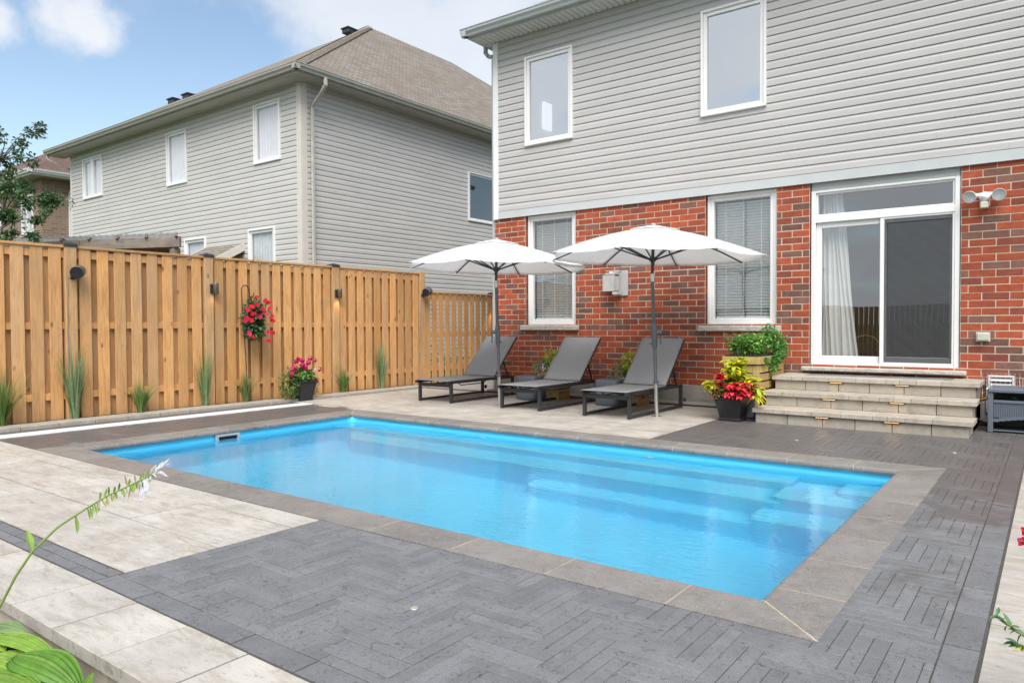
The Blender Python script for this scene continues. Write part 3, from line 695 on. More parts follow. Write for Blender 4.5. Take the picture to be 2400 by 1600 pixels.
b.build('gutter',mt['gutter'],house)
def spout(pts,m,parent,wd=.075,dp=.055,name='downspout'):
    s_=MB(); pts=[Vector(p) for p in pts]
    for i in range(len(pts)-1):
        d_=(pts[i+1]-pts[i]).normalized()*.02
        s_.bar(pts[i]-d_,pts[i+1]+d_,wd,dp,(1,1,1),.01,up=(1,0,0) if abs((pts[i+1]-pts[i]).normalized().z)>.9 else (0,0,1))
    return s_.build(name,m,parent)
spout([(HX0-OL-.03,FY+.05,SOF+.02),(HX0-OL-.03,FY+.05,SOF-.09),(HX0-.16,FY+.05,SOF-.17),(HX0-.05,FY+.05,SOF-.19),(HX0-.05,FY+.05,0)],mt['gutter'],house)
def window(parent,h,y,kind,room,glass=mt['glass']):
    x0,x1,z0,z1=h[:4]
    b=MB()
    if kind=='up':
        frame(b,x0,x1,y-.055,y+.03,z0,z1,.035,ch=.006); frame(b,x0+.035,x1-.035,y-.028,y+.03,z0+.035,z1-.035,.055,ch=.006)
        gx=.09; gy=y+.002
    else:
        frame(b,x0+.01,x1-.01,y+.045,y+.13,z0,z1-.005,.045,ch=.006); frame(b,x0+.055,x1-.055,y+.06,y+.13,z0+.045,z1-.05,.05,ch=.006)
        gx=.105; gy=y+.09
    f=b.build('window',mt['white'],parent)
    b=MB(); b.face([(x0+gx-.004,gy,z0+gx-.01),(x1-gx+.004,gy,z0+gx-.01),(x1-gx+.004,gy,z1-gx+.004),(x0+gx-.004,gy,z1-gx+.004)]); b.build('pane',glass,f)
    return f
def room_box(parent,x0,x1,y0,y1,z0,z1,m,mf=None,open_front=True):
    b=MB()
    b.face([(x0,y1,z0),(x1,y1,z0),(x1,y1,z1),(x0,y1,z1)]); b.face([(x0,y0,z0),(x0,y1,z0),(x0,y1,z1),(x0,y0,z1)]); b.face([(x1,y0,z0),(x1,y1,z0),(x1,y1,z1),(x1,y0,z1)])
    b.face([(x0,y0,z1),(x1,y0,z1),(x1,y1,z1),(x0,y1,z1)]); b.face([(x0,y0,z0),(x1,y0,z0),(x1,y1,z0),(x0,y1,z0)])
    return b.build('room_interior',m,parent)
glu=glass_mat('upper_glass',(.93,.97,.98),.58)
for k,h in enumerate((U1,U2,U3)):
    f=window(house,h,FY,'up',None,glu)
    r_=room_box(f,h[0]-.6,h[1]+.6,FY+.035,FY+2.2,h[2]-.5,h[3]+.25,mt['roomw'])
    if k==0:  # bright side window inside the room
        b=MB(); b.box(h[0]-.59,h[0]-.55,FY+1.35,FY+1.62,4.85,5.35)
        b.build('side_window',emit_mat('daylight_pane',(.92,.95,1),.33),f)
def lower_window(h,blind_c):
    f=window(house,h,FY,'low',None,mt['glass'])
    b=MB(); z=h[2]+.12
    while z<h[3]-.14:
        b.obox(Matrix.Translation(((h[0]+h[1])/2,FY+.165,z))@Matrix.Rotation(R(-38),4,'X'),h[1]-h[0]-.22,.048,.003); z+=.041
    for xx in (h[0]+.25,(h[0]+h[1])/2,h[1]-.25): b.box(xx,xx+.004,FY+.135,FY+.14,h[2]+.1,h[3]-.1)
    b.box(h[0]+.11,h[1]-.11,FY+.14,FY+.19,h[2]+.095,h[2]+.12)
    b.build('blind',mt['blind'],f)
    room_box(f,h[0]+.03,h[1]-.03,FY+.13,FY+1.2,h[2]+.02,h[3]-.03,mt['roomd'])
    b=MB(); b.box(h[0]-.10,h[1]+.07,FY-.055,FY+.10,h[2]-.085,h[2]-.003,(1,1,1),.012); b.build('window_sill',mt['sill'],house)
lower_window(W1,1); lower_window(W2,1)
b=MB(); b.box(DR[0]-.085,DR[1]+.075,FY-.10,FY+.12,.545,.600,(1,1,1),.012); b.build('door_sill',mt['sill'],house)
# patio door
x0,x1=DR[0]+.01,DR[1]-.01
b=MB(); b.box(x0,x1,FY+.03,FY+.12,2.895,3.0,(1,1,1),.004); b.build('door_head',mt['gutter'],house)
b=MB()
frame(b,x0,x1,FY+.02,FY+.13,.602,2.893,.055,ch=.005,wb=.05,wt_=.03)
b.box(x0+.055,x1-.055,FY+.018,FY+.13,2.475,2.56,ch=.005)
door=b.build('patio_door',mt['white'],house)
b=MB(); frame(b,x0+.055,x1-.055,FY+.045,FY+.12,2.56,2.863,.025,ch=.004); b.build('transom_frame',mt['white'],door)
b=MB(); b.face([(x0+.08,FY+.08,2.585),(x1-.08,FY+.08,2.585),(x1-.08,FY+.08,2.838),(x0+.08,FY+.08,2.838)]); b.build('transom_pane',mt['glassd'],door)
mx=-1.735
b=MB(); frame(b,x0+.055,mx+.03,FY+.06,FY+.105,.652,2.475,.07,ch=.006,wb=.09); sp_=b.build('sliding_panel',mt['white'],door)
b=MB(); b.face([(x0+.12,FY+.082,.74),(mx-.04,FY+.082,.74),(mx-.04,FY+.082,2.41),(x0+.12,FY+.082,2.41)]); b.build('pane',mt['glassd'],sp_)
b=MB(); frame(b,mx-.02,x1-.055,FY+.085,FY+.125,.652,2.475,.05,ch=.006,wb=.09); fp=b.build('fixed_panel',mt['white'],door)
b=MB(); b.face([(mx,FY+.10,.73),(x1-.09,FY+.10,.73),(x1-.09,FY+.10,2.43),(mx,FY+.10,2.43)]); b.build('pane',mt['glassd'],fp)
b=MB(); frame(b,mx-.035,x1-.056,FY+.028,FY+.05,.652,2.475,.022,ch=.003); 
b.box(mx-.035,mx+.012,FY+.024,FY+.05,.652,2.475,ch=.004)
sf=b.build('screen_frame',mt['white'],door)
b=MB(); b.face([(mx+.01,FY+.04,.672),(x1-.076,FY+.04,.672),(x1-.076,FY+.04,2.455),(mx+.01,FY+.04,2.455)]); b.build('screen_mesh',mt['screen'],sf)
b=MB(); b.box(mx+.012,x1-.078,FY+.036,FY+.039,.674,.735); b.box(mx+.012,x1-.078,FY+.036,FY+.039,2.41,2.452); b.box(mx+.012,mx+.032,FY+.036,FY+.039,.735,2.41); b.build('screen_border',mat('screen_edge',(.10,.105,.11),.5),sf)
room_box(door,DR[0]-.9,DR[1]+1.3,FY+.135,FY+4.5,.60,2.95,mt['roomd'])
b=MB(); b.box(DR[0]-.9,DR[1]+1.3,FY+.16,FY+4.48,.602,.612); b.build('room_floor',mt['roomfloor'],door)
# curtain
b=MB(); nxx=60; nz=14
vs=[]
for j in range(nz+1):
    f=j/nz; z=.68+2.18*f
    wid=.42-.20*f**.8 if f<.0 else .45*(1-f)+.235*f
    for i in range(nxx+1):
        s_=i/nxx; vs.append((-2.50+wid*s_+.01*math.sin(f*6+s_*9),FY+.24+.030*math.sin(s_*38+f*1.2)+.012*math.sin(s_*17-f*2),z))
b.raw(vs,[(j*(nxx+1)+i,j*(nxx+1)+i+1,(j+1)*(nxx+1)+i+1,(j+1)*(nxx+1)+i) for j in range(nz) for i in range(nxx)],smooth=True)
b.build('curtain',mt['curtain'],door)
# cabinet, picture wall and hanging lamp dimly seen inside
b=MB(); b.box(-1.28,-.30,FY+2.0,FY+2.6,.61,1.50,(1,1,1),.01); b.box(-1.20,-.35,FY+1.99,FY+2.0,.70,1.40); cab=b.build('cabinet',mat('cabinet_grey',(.13,.13,.13),.5),door)
b=MB(); b.box(-1.34,-.25,FY+1.95,FY+2.65,1.50,1.54); b.build('countertop',mat('counter_pale',(.5,.5,.48),.4),cab)
b=MB(); frame(b,-1.16,-.40,FY+1.975,FY+1.99,.74,1.36,.02,ch=0); b.build('cabinet_moulding',mat('moulding_pale',(.45,.45,.44),.5),cab)
b=MB(); b.lathe([(0,1.985),(.05,1.98),(.055,1.90),(.05,1.84),(0,1.84)],-1.0,FY+1.9,14); b.tube([(-1.0,FY+1.9,1.98),(-1.0,FY+1.9,2.9)],.004,6); b.build('pendant_lamp',emit_mat('pendant_glow',(1,.97,.9),1.2),door)
# wire basket behind the glass
def tubes(name,lst,r,m,parent,n=6,org=None):
    b=MB()
    for p in lst: b.tube(p,r,n)
    return b.build(name,m,parent,org=org)
bc=(-2.03,FY+.55); L=[]
for k in range(14):
    a=2*math.pi*k/14; L.append([(bc[0]+.14*math.cos(a),bc[1]+.11*math.sin(a),.62),(bc[0]+.16*math.cos(a),bc[1]+.13*math.sin(a),.90)])
for z,r1 in ((.63,.14),(.72,.147),(.81,.154),(.90,.16)): L.append([(bc[0]+r1*math.cos(2*math.pi*k/20),bc[1]+r1*.8*math.sin(2*math.pi*k/20),z) for k in range(21)])
bk=thing('wire_basket','wire basket with arched handle seen through the left glass of the patio door','basket',(bc[0],bc[1],.612))
tubes('wire_body',L,.004,mat('wire_dark',(.05,.045,.04),.5,metal=.5),bk)
tubes('handle',[[(bc[0]-.15*math.cos(R(180*k/12)),bc[1],.90+.10*math.sin(R(180*k/12))) for k in range(13)]],.008,mat('wicker_handle',(.32,.19,.09),.7),bk)
# ---------------------------------------------------------------- steps
steps=thing('patio_steps','three wide grey stone steps rising to the sliding patio door','steps',(-1.78,8.58,0))
sx0,sx1=-2.87,-.65
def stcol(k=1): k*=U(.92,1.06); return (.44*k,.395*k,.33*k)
ty=[8.55,8.93,9.30]; tz=[.17,.34,.51]
JX=[-2.84,-2.472,-2.089,-1.752,-1.387,-1.022,-.69]
for i in range(3):
    y0=ty[i]; ye=(ty[i+1]+.05) if i<2 else 9.985
    b=MB(); z1=tz[i]-.052; z0=(tz[i-1]+.001) if i else -.01
    offs=.02*i
    J=[j for j in JX]
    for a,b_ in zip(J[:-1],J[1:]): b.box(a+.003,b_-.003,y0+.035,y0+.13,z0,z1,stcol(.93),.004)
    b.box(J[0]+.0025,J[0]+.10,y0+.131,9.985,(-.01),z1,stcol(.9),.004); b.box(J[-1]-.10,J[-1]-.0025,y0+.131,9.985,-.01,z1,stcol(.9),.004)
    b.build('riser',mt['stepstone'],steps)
    b=MB(); W=[.24,.13,.30,.31,.32,.14,.17,.25,.36]
    x=sx0; k=0; tot=sum(W); sc_=(sx1-sx0)/tot
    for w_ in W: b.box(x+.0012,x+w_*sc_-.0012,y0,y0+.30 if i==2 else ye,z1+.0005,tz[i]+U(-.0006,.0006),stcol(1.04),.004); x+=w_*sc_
    if i==2: b.box(sx0,sx0+.30,y0+.303,ye,z1+.0005,tz[i],stcol(),.004); b.box(sx1-.30,sx1,y0+.303,ye,z1+.0005,tz[i],stcol(),.004)
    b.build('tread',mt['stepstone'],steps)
pv=MB(); herr([(sx0+.303,sx1-.303,9.603,9.985)])
zmax=.51; pv.v=[(x,y,z+.51) for x,y,z in pv.v]; pv.build('landing_pavers',mt['paver'],steps)
b=MB(); b.box(sx0+.301,sx1-.301,9.6,9.984,.35,.498); b.build('landing_base',mt['joint'],steps)
lampm=emit_mat('warm_led',(1.0,.62,.22),.8)
names=['first','second','third']
for i,xs in enumerate([(-2.089,-1.387),(-2.103,-1.399),(-2.113,-1.403)]):
    for j,x in enumerate(xs):
        y=ty[i]+.018; z=tz[i]-.056
        t=thing('step_light','lit warm step light under the %s tread, %s one'%(['lowest','middle','top'][i],['left','right'][j]),'step light',(x,y,z),'lights under the stair treads')
        b=MB(); b.box(x-.085,x+.085,y-.012,y+.016,z-.011,z+.003,(1,1,1),.002); b.build('housing',mt['black'],t)
        b=MB()
        for q in range(13): b.box(x-.066+q*.0104,x-.066+q*.0104+.0075,y-.0155,y-.0125,z-.0085,z-.0045)
        b.build('led_strip',lampm,t)
        lt=bpy.data.lights.new('step_glow','AREA'); lt.shape='RECTANGLE'; lt.size=.12; lt.size_y=.01; lt.energy=.015; lt.color=(1,.62,.28)
        lo=bpy.data.objects.new('step_glow',lt); col.objects.link(lo); lo.parent=t; lo.location=(0,-.004,-.014); lo.rotation_euler=(R(-30),0,0)
# ---------------------------------------------------------------- neighbour's house
NX,NY=-12.56,9.49; NL=-23.5; NB=25.5; NS=6.2
nh=thing('neighbour_house','two-storey beige-grey vinyl house with a brown shingle roof behind the wooden fence','house',(NX,NY,0))
wn=[(-22.63,-21.43,4.83,5.98),(-17.92,-16.98,4.66,5.98),(-14.19,-13.23,4.70,6.0),(-17.12,-16.18,2.0,3.28),(-14.44,-13.46,1.9,3.30)]
b=MB(); siding(b,'x',NY,-1,NL+.08,NX-.13,.3,NS,wn,.1125,(1.03,1.03,1.03))
b.build('siding_rear',mt['siding2'],nh)
ws=[(14.80,16.15,3.93,5.24)]
b=MB(); siding(b,'y',NX,1,NY+.12,NB,.3,NS,ws,.1125,(1,1,1)); b.build('siding_side',mt['siding2'],nh)
b=MB(); wall_sheet(b,'y',NL,-1,NY,NB,0,NS,[]); wall_sheet(b,'x',NB,1,NL,NX,0,NS,[]); b.box(NL,NX-.01,NY+.01,NY+.2,0,.32); b.box(NX-.2,NX-.01,NY+.2,NB,0,.32); b.build('side_wall',mt['siding2'],nh)
b=MB(); b.box(NX-.13,NX+.02,NY-.022,NY+.01,.3,NS,(1,1,1),.004); b.box(NX+.0,NX+.022,NY+.01,NY+.14,.3,NS,(1,1,1),.004); b.build('corner_trim',mt['trimn'],nh)
b=MB(); b.box(NL,NL+.09,NY-.022,NY+.01,.3,NS,(1,1,1),.004); b.build('corner_trim',mt['trimn'],nh)
b=MB(); hip_roof(b,NL-.42,NX+.44,NY-.42,NB+.4,NS+.18,-18.0,-18.0,16.3,20.3,10.86); b.build('roof',mt['roof'],nh)
b=MB()  # hip cap shingles: short overlapping tabs up the near hip
A=Vector((NX+.44,NY-.42,NS+.20)); B_=Vector((-18.0,16.3,10.90)); D=(B_-A); Ln=D.length; D.normalize(); side=D.cross(Vector((0,0,1))).normalized()
for A2,L2 in ((A,Ln),):
    t=0
    while t<L2:
        p=A2+D*t; q=p+D*.16; k=U(.85,1.1); cc=(1,1,1)
        for nn in (Vector((.65*5.44*0+.62,0,.785)).normalized(),Vector((0,-.52,.854)).normalized()):
            sd_=D.cross(nn).normalized(); sd_=sd_ if sd_.z<0 else -sd_
            b.face([p+nn*.016,q+nn*.006,q+nn*.006+sd_*.15,p+nn*.016+sd_*.15],cc)
        t+=.14
b.build('hip_cap',mat('hip_cap_shingle',(.27,.23,.18),.9,tint=True,var=(14,.3)),nh)
for (x,y) in ((-23.05+.0,12.03),(-20.6,11.62),(-18.5,15.9)):
    z=NS+.18+.65*(y-(NY-.42))
    if x<-23: x=-22.2
    b=MB(); z-=.10; b.box(x-.16,x+.16,y-.16,y+.2,z-.1,z+.04,(1,1,1),.01); b.box(x-.19,x+.19,y-.2,y+.24,z+.03,z+.07,(1,1,1),.01); b.build('roof_vent',mt['cap'],nh)
b=MB(); soffit(b,NL-.42,NX+.44,NY-.42,NY,NS,'x'); soffit(b,NX,NX+.44,NY,NB,NS,'y'); b.build('soffit',mt['soffit2'],nh)
b=MB(); gutter_run(b,(NL-.54,NY-.42),(NX+.56,NY-.42),(0,-1),NS+.165); gutter_run(b,(NX+.44,NY-.54),(NX+.44,NB+.4),(1,0),NS+.165)
b.box(NL-.42,NX+.44,NY-.42,NY-.40,NS-.005,NS+.16); b.box(NX+.42,NX+.44,NY-.40,NB,NS-.005,NS+.16); b.build('gutter',mt['gutter2'],nh)
spout([(NX+.50,NY+.24,NS+.03),(NX+.50,NY+.24,NS-.10),(NX+.36,NY+.24,NS-.24),(NX+.07,NY+.24,NS-.46),(NX+.07,NY+.24,.1)],mat('spout_beige',(.50,.47,.42),.5),nh)
spout([(NL-.45,NY-.44,NS+.03),(NL-.45,NY-.44,NS-.08),(NL-.25,NY-.2,NS-.26),(NL-.04,NY-.04,NS-.36)],mt['gutter2'],nh)
gln=glass_mat('neighbour_glass',(.95,.96,.98),.05)
def nwin(h,kind):
    x0,x1,z0,z1=h; b=MB(); frame(b,x0,x1,NY-.05,NY+.03,z0,z1,.04,ch=.005); frame(b,x0+.04,x1-.04,NY-.02,NY+.03,z0+.04,z1-.04,.06,ch=.005)
    if kind=='double': b.box((x0+x1)/2-.09,(x0+x1)/2+.09,NY-.04,NY+.03,z0+.04,z1-.04,ch=.005)
    f=b.build('window',mt['white'],nh)
    b=MB(); b.face([(x0+.09,NY+.005,z0+.09),(x1-.09,NY+.005,z0+.09),(x1-.09,NY+.005,z1-.09),(x0+.09,NY+.005,z1-.09)]); b.build('pane',gln,f)
    b=MB(); n_=40; 
    vs=[(x0+.05+(x1-x0-.1)*i/n_,NY+.045+.012*math.sin(i*1.3)+.004*math.sin(i*.37),z) for z in (z0+.04,z1-.03) for i in range(n_+1)]
    b.raw(vs,[(i,i+1,i+n_+2,i+n_+1) for i in range(n_)],smooth=True); b.build('curtain',mt['sheer'] if kind!='low' else mat('vertical_blind',(.62,.66,.65),.7),f)
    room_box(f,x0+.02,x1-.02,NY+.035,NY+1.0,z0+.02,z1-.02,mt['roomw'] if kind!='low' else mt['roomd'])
nwin(wn[0],'double'); nwin(wn[1],'one'); nwin(wn[2],'one'); nwin(wn[3],'low'); nwin(wn[4],'low')
h=ws[0]; b=MB(); frame(b,h[0],h[1],-.05,.03,h[2],h[3],.04,ch=.005); frame(b,h[0]+.04,h[1]-.04,-.02,.03,h[2]+.04,h[3]-.04,.05,ch=.005)
f=swap(b,NX).build('window',mt['white'],nh)
b=MB(); b.face([(h[0]+.08,.005,h[2]+.08),(h[1]-.08,.005,h[2]+.08),(h[1]-.08,.005,h[3]-.08),(h[0]+.08,.005,h[3]-.08)]); swap(b,NX).build('pane',glass_mat('side_glass',(.5,.6,.6),.12),f)
b=MB(); y0_,y1_=0.035,1.3
for pts in ([(h[0],y1_,h[2]),(h[1],y1_,h[2]),(h[1],y1_,h[3]),(h[0],y1_,h[3])],[(h[0],y0_,h[2]),(h[0],y1_,h[2]),(h[0],y1_,h[3]),(h[0],y0_,h[3])],[(h[1],y0_,h[2]),(h[1],y1_,h[2]),(h[1],y1_,h[3]),(h[1],y0_,h[3])],[(h[0],y0_,h[3]),(h[1],y0_,h[3]),(h[1],y1_,h[3]),(h[0],y1_,h[3])],[(h[0],y0_,h[2]),(h[1],y0_,h[2]),(h[1],y1_,h[2]),(h[0],y1_,h[2])]): b.face(pts)
swap(b,NX).build('room_interior',mt['roomd'],f)
# little porch roof on the rear wall
b=MB(); A=[(-16.16,NY,3.03),(-14.62,NY,3.03),(-14.62,NY-1.0,2.50),(-16.16,NY-1.0,2.50)]
b.raw(A+[(x,y,z-.06) for x,y,z in A],[(0,1,2,3),(7,6,5,4),(0,3,7,4),(1,5,6,2),(3,2,6,7),(0,4,5,1)]); pr_=b.build('porch_roof',mt['roof'],nh)
b=MB(); b.bar((-14.60,NY-.01,2.95),(-14.60,NY-1.02,2.41),.03,.16); b.bar((-16.18,NY-1.02,2.40),(-14.58,NY-1.02,2.40),.03,.13); b.bar((-16.18,NY-.01,2.95),(-16.18,NY-1.02,2.41),.03,.16); b.build('fascia_board',mt['trimn'],pr_)
b=MB(); b.box(-21.0,-17.6,NY-.05,NY-.003,.5,2.62,(1,1,1),.01); b.build('patio_door_frame',mt['trimn'],nh)
b=MB(); b.box(-20.85,-17.75,NY-.056,NY-.051,.6,2.5); b.build('patio_door_glass',mat('dark_glass',(.03,.035,.035),.08),nh)
# ---------------------------------------------------------------- third house, tan brick
BX,BY=-28.82,10.67
th=thing('tan_brick_house','tan brick house with white gutters at the far left beyond the neighbour house','house',(BX,BY,0))
b=MB(); tw=(-29.95+.0,-29.0,4.72,6.05)
TW=(-30.6,-29.55,4.55,5.95); TW2=(-33.8,-32.6,4.3,5.9)
wall_sheet(b,'x',BY,-1,-42,BX,0,6.45,[TW,TW2]); wall_sheet(b,'y',BX,1,BY,24,0,6.45,[]); wall_sheet(b,'y',-42,-1,BY,24,0,6.45,[]); wall_sheet(b,'x',24,1,-42,BX,0,6.45,[]); b.build('brick_wall',mt['tanbrick'],th)
b=MB(); hip_roof(b,-42.5,BX+.5,BY-.5,24.5,6.62,-35.4,-35.4,15.8,19.4,10.3); b.build('roof',mt['roofred'],th)
b=MB(); gutter_run(b,(-42.5,BY-.5),(BX+.62,BY-.5),(0,-1),6.62,.13,.13); gutter_run(b,(BX+.5,BY-.62),(BX+.5,24.5),(1,0),6.62,.13,.13); b.box(-42.5,BX+.5,BY-.5,BY-.48,6.43,6.60); b.box(BX+.48,BX+.5,BY-.48,24.5,6.43,6.60); b.build('gutter',mt['white'],th)
b=MB(); b.box(-42.5,BX+.48,BY-.48,BY,6.43,6.45); b.box(BX,BX+.48,BY,24,6.43,6.45); b.build('soffit',mat('soffit_tan',(.45,.42,.36),.6),th)
spout([(BX+.55,BY+.9,6.5),(BX+.55,BY+.9,6.36),(BX+.06,BY+.9,5.95),(BX+.06,BY+.9,.1)],mt['white'],th,.10,.08)
for q in (TW,TW2):
    b=MB(); frame(b,q[0],q[1],BY-.04,BY+.06,q[2],q[3],.09,ch=.006); b.box((q[0]+q[1])/2-.07,(q[0]+q[1])/2+.07,BY-.03,BY+.06,q[2]+.09,q[3]-.09); f=b.build('window',mt['white'],th)
    b=MB(); b.box(q[0]+.09,q[1]-.09,BY+.03,BY+.045,q[2]+.09,q[3]-.09); b.build('pane',mat('pane_pale',(.40,.43,.45),.12),f)
    b=MB(); b.box(q[0]-.08,q[1]+.08,BY-.07,BY+.03,q[2]-.10,q[2]-.002); b.build('sill',mt['sill'],f)
# ---------------------------------------------------------------- fences
FX=-9.82
def wood_c():
    k=U(.76,1.14); w_=U(-.02,.02); gq=U(0,.16)
    return ((.72*k+w_)*(1-gq)+.42*gq,(.385*k)*(1-gq)+.33*gq,(.145*k-w_*.5)*(1-gq)+.24*gq)
def panel(fence,y0,y1,H,gap,first=0):
    b=MB(); P=.190; bw=.14; n_=int((y1-y0)/P); P=(y1-y0)/max(1,n_)
    y=y0
    for k in range(n_+1):
        a=y0+k*P+(P-bw)/2-.0; a2=min(a+bw,y1)
        if a<y1-.03: 
            b.obox(Matrix.Translation((FX+.028+U(-.002,.002),(max(a,y0)+a2)/2,H/2+.012))@Matrix.Rotation(U(-.002,.002),4,'X'),.018,a2-max(a,y0),H-.03,wood_c(),.003)
        a=y0+k*P-bw/2+.0; q0,q1=max(a,y0),min(a+bw+.02+gap,y1)
        if q1-q0>.02: b.box(FX-.046,FX-.028,q0,q1,.02,H-.02,mul(wood_c(),.95),.003)
    b.build('fence_panel',mt['fence'],fence)
    for z0,z1 in ((.27,.355),(1.135*H/2.14,1.22*H/2.14),(H-.125,H-.03)):
        b=MB(); b.box(FX-.027,FX+.0175,y0,y1,z0,z1,wood_c(),.003); b.build('fence_rail',mt['fence'],fence)
    b=MB(); b.box(FX-.062,FX+.055,y0,y1,H-.004,H+.028,mul(wood_c(),.88),.004); b.build('top_cap',mt['fence'],fence)
def fpost(fence,y,H,wd=.135,cap=True):
    b=MB(); b.box(FX-.068,FX+.067,y-wd/2,y+wd/2,-.02,H+.04,(1,1,1),.005); p=b.build('fence_post',mt['post'],fence)
    if cap:
        b=MB(); zc=H+.04; b.box(FX-.08,FX+.08,y-.08,y+.08,zc-.025,zc+.012,(1,1,1),.004); 
        b.raw([(FX-.076,y-.076,zc+.012),(FX+.076,y-.076,zc+.012),(FX+.076,y+.076,zc+.012),(FX-.076,y+.076,zc+.012),(FX,y,zc+.04)],[(0,1,4),(1,2,4),(2,3,4),(3,0,4)]); b.build('post_cap',mt['cap'],p)
fe=thing('board_fence','tall golden board fence with black post caps running along the left side of the pool','fence',(FX,3.92,0))
posts=[-.4,1.76,3.92,5.75,8.05,10.15]
for i,y in enumerate(posts): fpost(fe,y,2.14,cap=(i<5))
for a,b_ in zip(posts[:-1],posts[1:]): panel(fe,a+.068,b_-.068,2.14,.006)
f2=thing('side_fence','lower slatted wooden fence section between the tall fence and the brick house corner','fence',(FX,12.4,0))
panel(f2,10.22,12.33,1.79,-.072); fpost(f2,12.4,1.80)
panel(f2,12.47,14.6,1.79,-.072); fpost(f2,14.67,1.80)
# ---------------------------------------------------------------- fixtures on fence
def speaker(y,z,label,yaw):
    t=thing('garden_speaker',label,'speaker',(FX+.07,y,z),'outdoor speakers on the fence posts')
    D=Vector((math.cos(R(yaw))*.95,math.sin(R(yaw))*.95,-.22)).normalized(); c0=Vector((FX+.19,y,z))
    m=D.to_track_quat('Z','Y').to_matrix().to_4x4(); m.translation=c0-D*.06
    b=MB(); b.lathe([(0,-.07),(.03,-.068),(.055,-.05),(.072,-.01),(.078,.05),(.078,.125),(.072,.13)],n=24,m=m); b.build('speaker_body',mat('speaker_bronze',(.10,.095,.095),.4),t)
    b=MB(); b.lathe([(0,.124),(.072,.124)],n=24,m=m); b.build('speaker_grille',mt['dark'],t)
    b=MB(); b.tube([(FX+.07,y-.02,z-.06),(FX+.13,y-.01,z-.07),(FX+.17,y,z-.05)],.014,8); b.box(FX+.067,FX+.08,y-.04,y+.02,z-.09,z-.03); b.build('bracket',mt['black'],t)
    b=MB(); b.tube([(FX+.085,y-.045,z-.05),(FX+.08,y-.075,z-.055),(FX+.078,y-.08,z-.4),(FX+.078,y-.08,.1)],.004,5); b.build('cable',mat('grey_cable',(.25,.22,.2),.6),t)
speaker(3.95,1.84,'bronze bullet speaker on the fence post nearest the camera',-35)
speaker(10.15,1.80,'bronze bullet speaker at the end post where the fence drops',-75)
def plamp(y,z,label,lit):
    t=thing('post_lamp',label,'wall lamp',(FX+.068,y,z),'down lights on the fence posts')
    b=MB(); b.box(FX+.067,FX+.085,y-.045,y+.03,z-.06,z+.07,(1,1,1),.003); b.build('back_plate',mat('bronze_dark',(.10,.085,.07),.4,metal=.6),t)
    b=MB(); b.lathe([(0,.085),(.036,.085),(.038,.08),(.038,-.075),(.030,-.075),(.030,.06),(0,.06)],FX+.135,y+.01,18,m=Matrix.Translation((0,0,z))); b.box(FX+.085,FX+.1,y-.0,y+.02,z-.01,z+.03); b.build('lamp_cylinder',mat('lamp_bronze',(.22,.19,.165),.32,metal=.7),t)
    b=MB(); b.lathe([(0,-.06),(.029,-.06)],FX+.135,y+.01,14,m=Matrix.Translation((0,0,z))); b.build('bulb',emit_mat('warm_bulb',(1,.72,.4),4 if lit else .8),t)
    if lit:
        lt=bpy.data.lights.new('lamp_light','SPOT'); lt.energy=lit; lt.color=(1,.62,.25); lt.spot_size=R(120); lt.spot_blend=.7; lt.shadow_soft_size=.02
        lo=bpy.data.objects.new('lamp_light',lt); col.objects.link(lo); lo.parent=t; lo.location=(.067,.01,-.085)
plamp(5.80,1.70,'bronze cylinder lamp on the second fence post, left of the hanging flowers',.25)
plamp(8.06,1.70,'bronze cylinder lamp on the third fence post, right of the hanging flowers',.7)
plamp(12.42,1.62,'lit lamp on the low fence post beside the brick house corner',5.0)
# ---------------------------------------------------------------- pergola behind fence
pg=thing('pergola','weathered grey timber pergola with a clear corrugated cover beyond the fence','pergola',(-11.1,6.0,0))
A=Vector((-11.06,6.0,2.49)); B_=Vector((-14.7,4.75,2.53)); dr=(A-B_).normalized(); nrm=Vector((-dr.y,dr.x,0))
if nrm.y<0: nrm=-nrm
Dv=Vector((-2.3,1.25,0))
b=MB(); b.bar(B_,A+dr*.05,.05,.17,(1,1,1),.006); b.build('beam',mt['oldwood'],pg)
b=MB(); b.bar(B_+Dv*.22+Vector((0,0,-.06)),A+Dv*.22+Vector((0,0,-.06)),.05,.16,(1,1,1),.006); b.build('inner_beam',mt['brownwood'],pg)
b=MB(); b.bar(B_+Dv+Vector((0,0,.02)),A+Dv+Vector((0,0,.02)),.05,.16,(1,1,1),.006); b.build('rear_beam',mt['brownwood'],pg)
for t_ in (0,1):
    for k in (.03,1.0):
        p=B_.lerp(A,.985 if t_ else .02)+Dv*k; b=MB(); b.box(p.x-.06,p.x+.06,p.y-.06,p.y+.06,-.02,2.40,(1,1,1),.006); b.build('pergola_post',mt['oldwood'],pg)
for k in range(7):
    p=A+(B_-A)*(k/6.5)-dr*.03; b=MB(); b.bar(p-Dv*.03+Vector((0,0,.105)),p+Dv*1.03+Vector((0,0,.14)),.045,.055,(1,1,1),.005); b.build('rafter',mt['oldwood'],pg)
b=MB(); n_=90; vs=[]
for j in range(2):
    for i in range(n_+1):
        p=A.lerp(B_,i/n_*1.08)+Dv*(-.02+1.08*j)+Vector((0,0,.145+.04*j+.009*math.sin(i*math.pi/1.5))); vs.append(p)
b.raw(vs,[(i,i+1,i+n_+2,i+n_+1) for i in range(n_)],smooth=True)
b.build('corrugated_cover',mat('polycarbonate',(.82,.83,.84),.2,trans=.5,var=(3,.08)),pg,solid=.003)
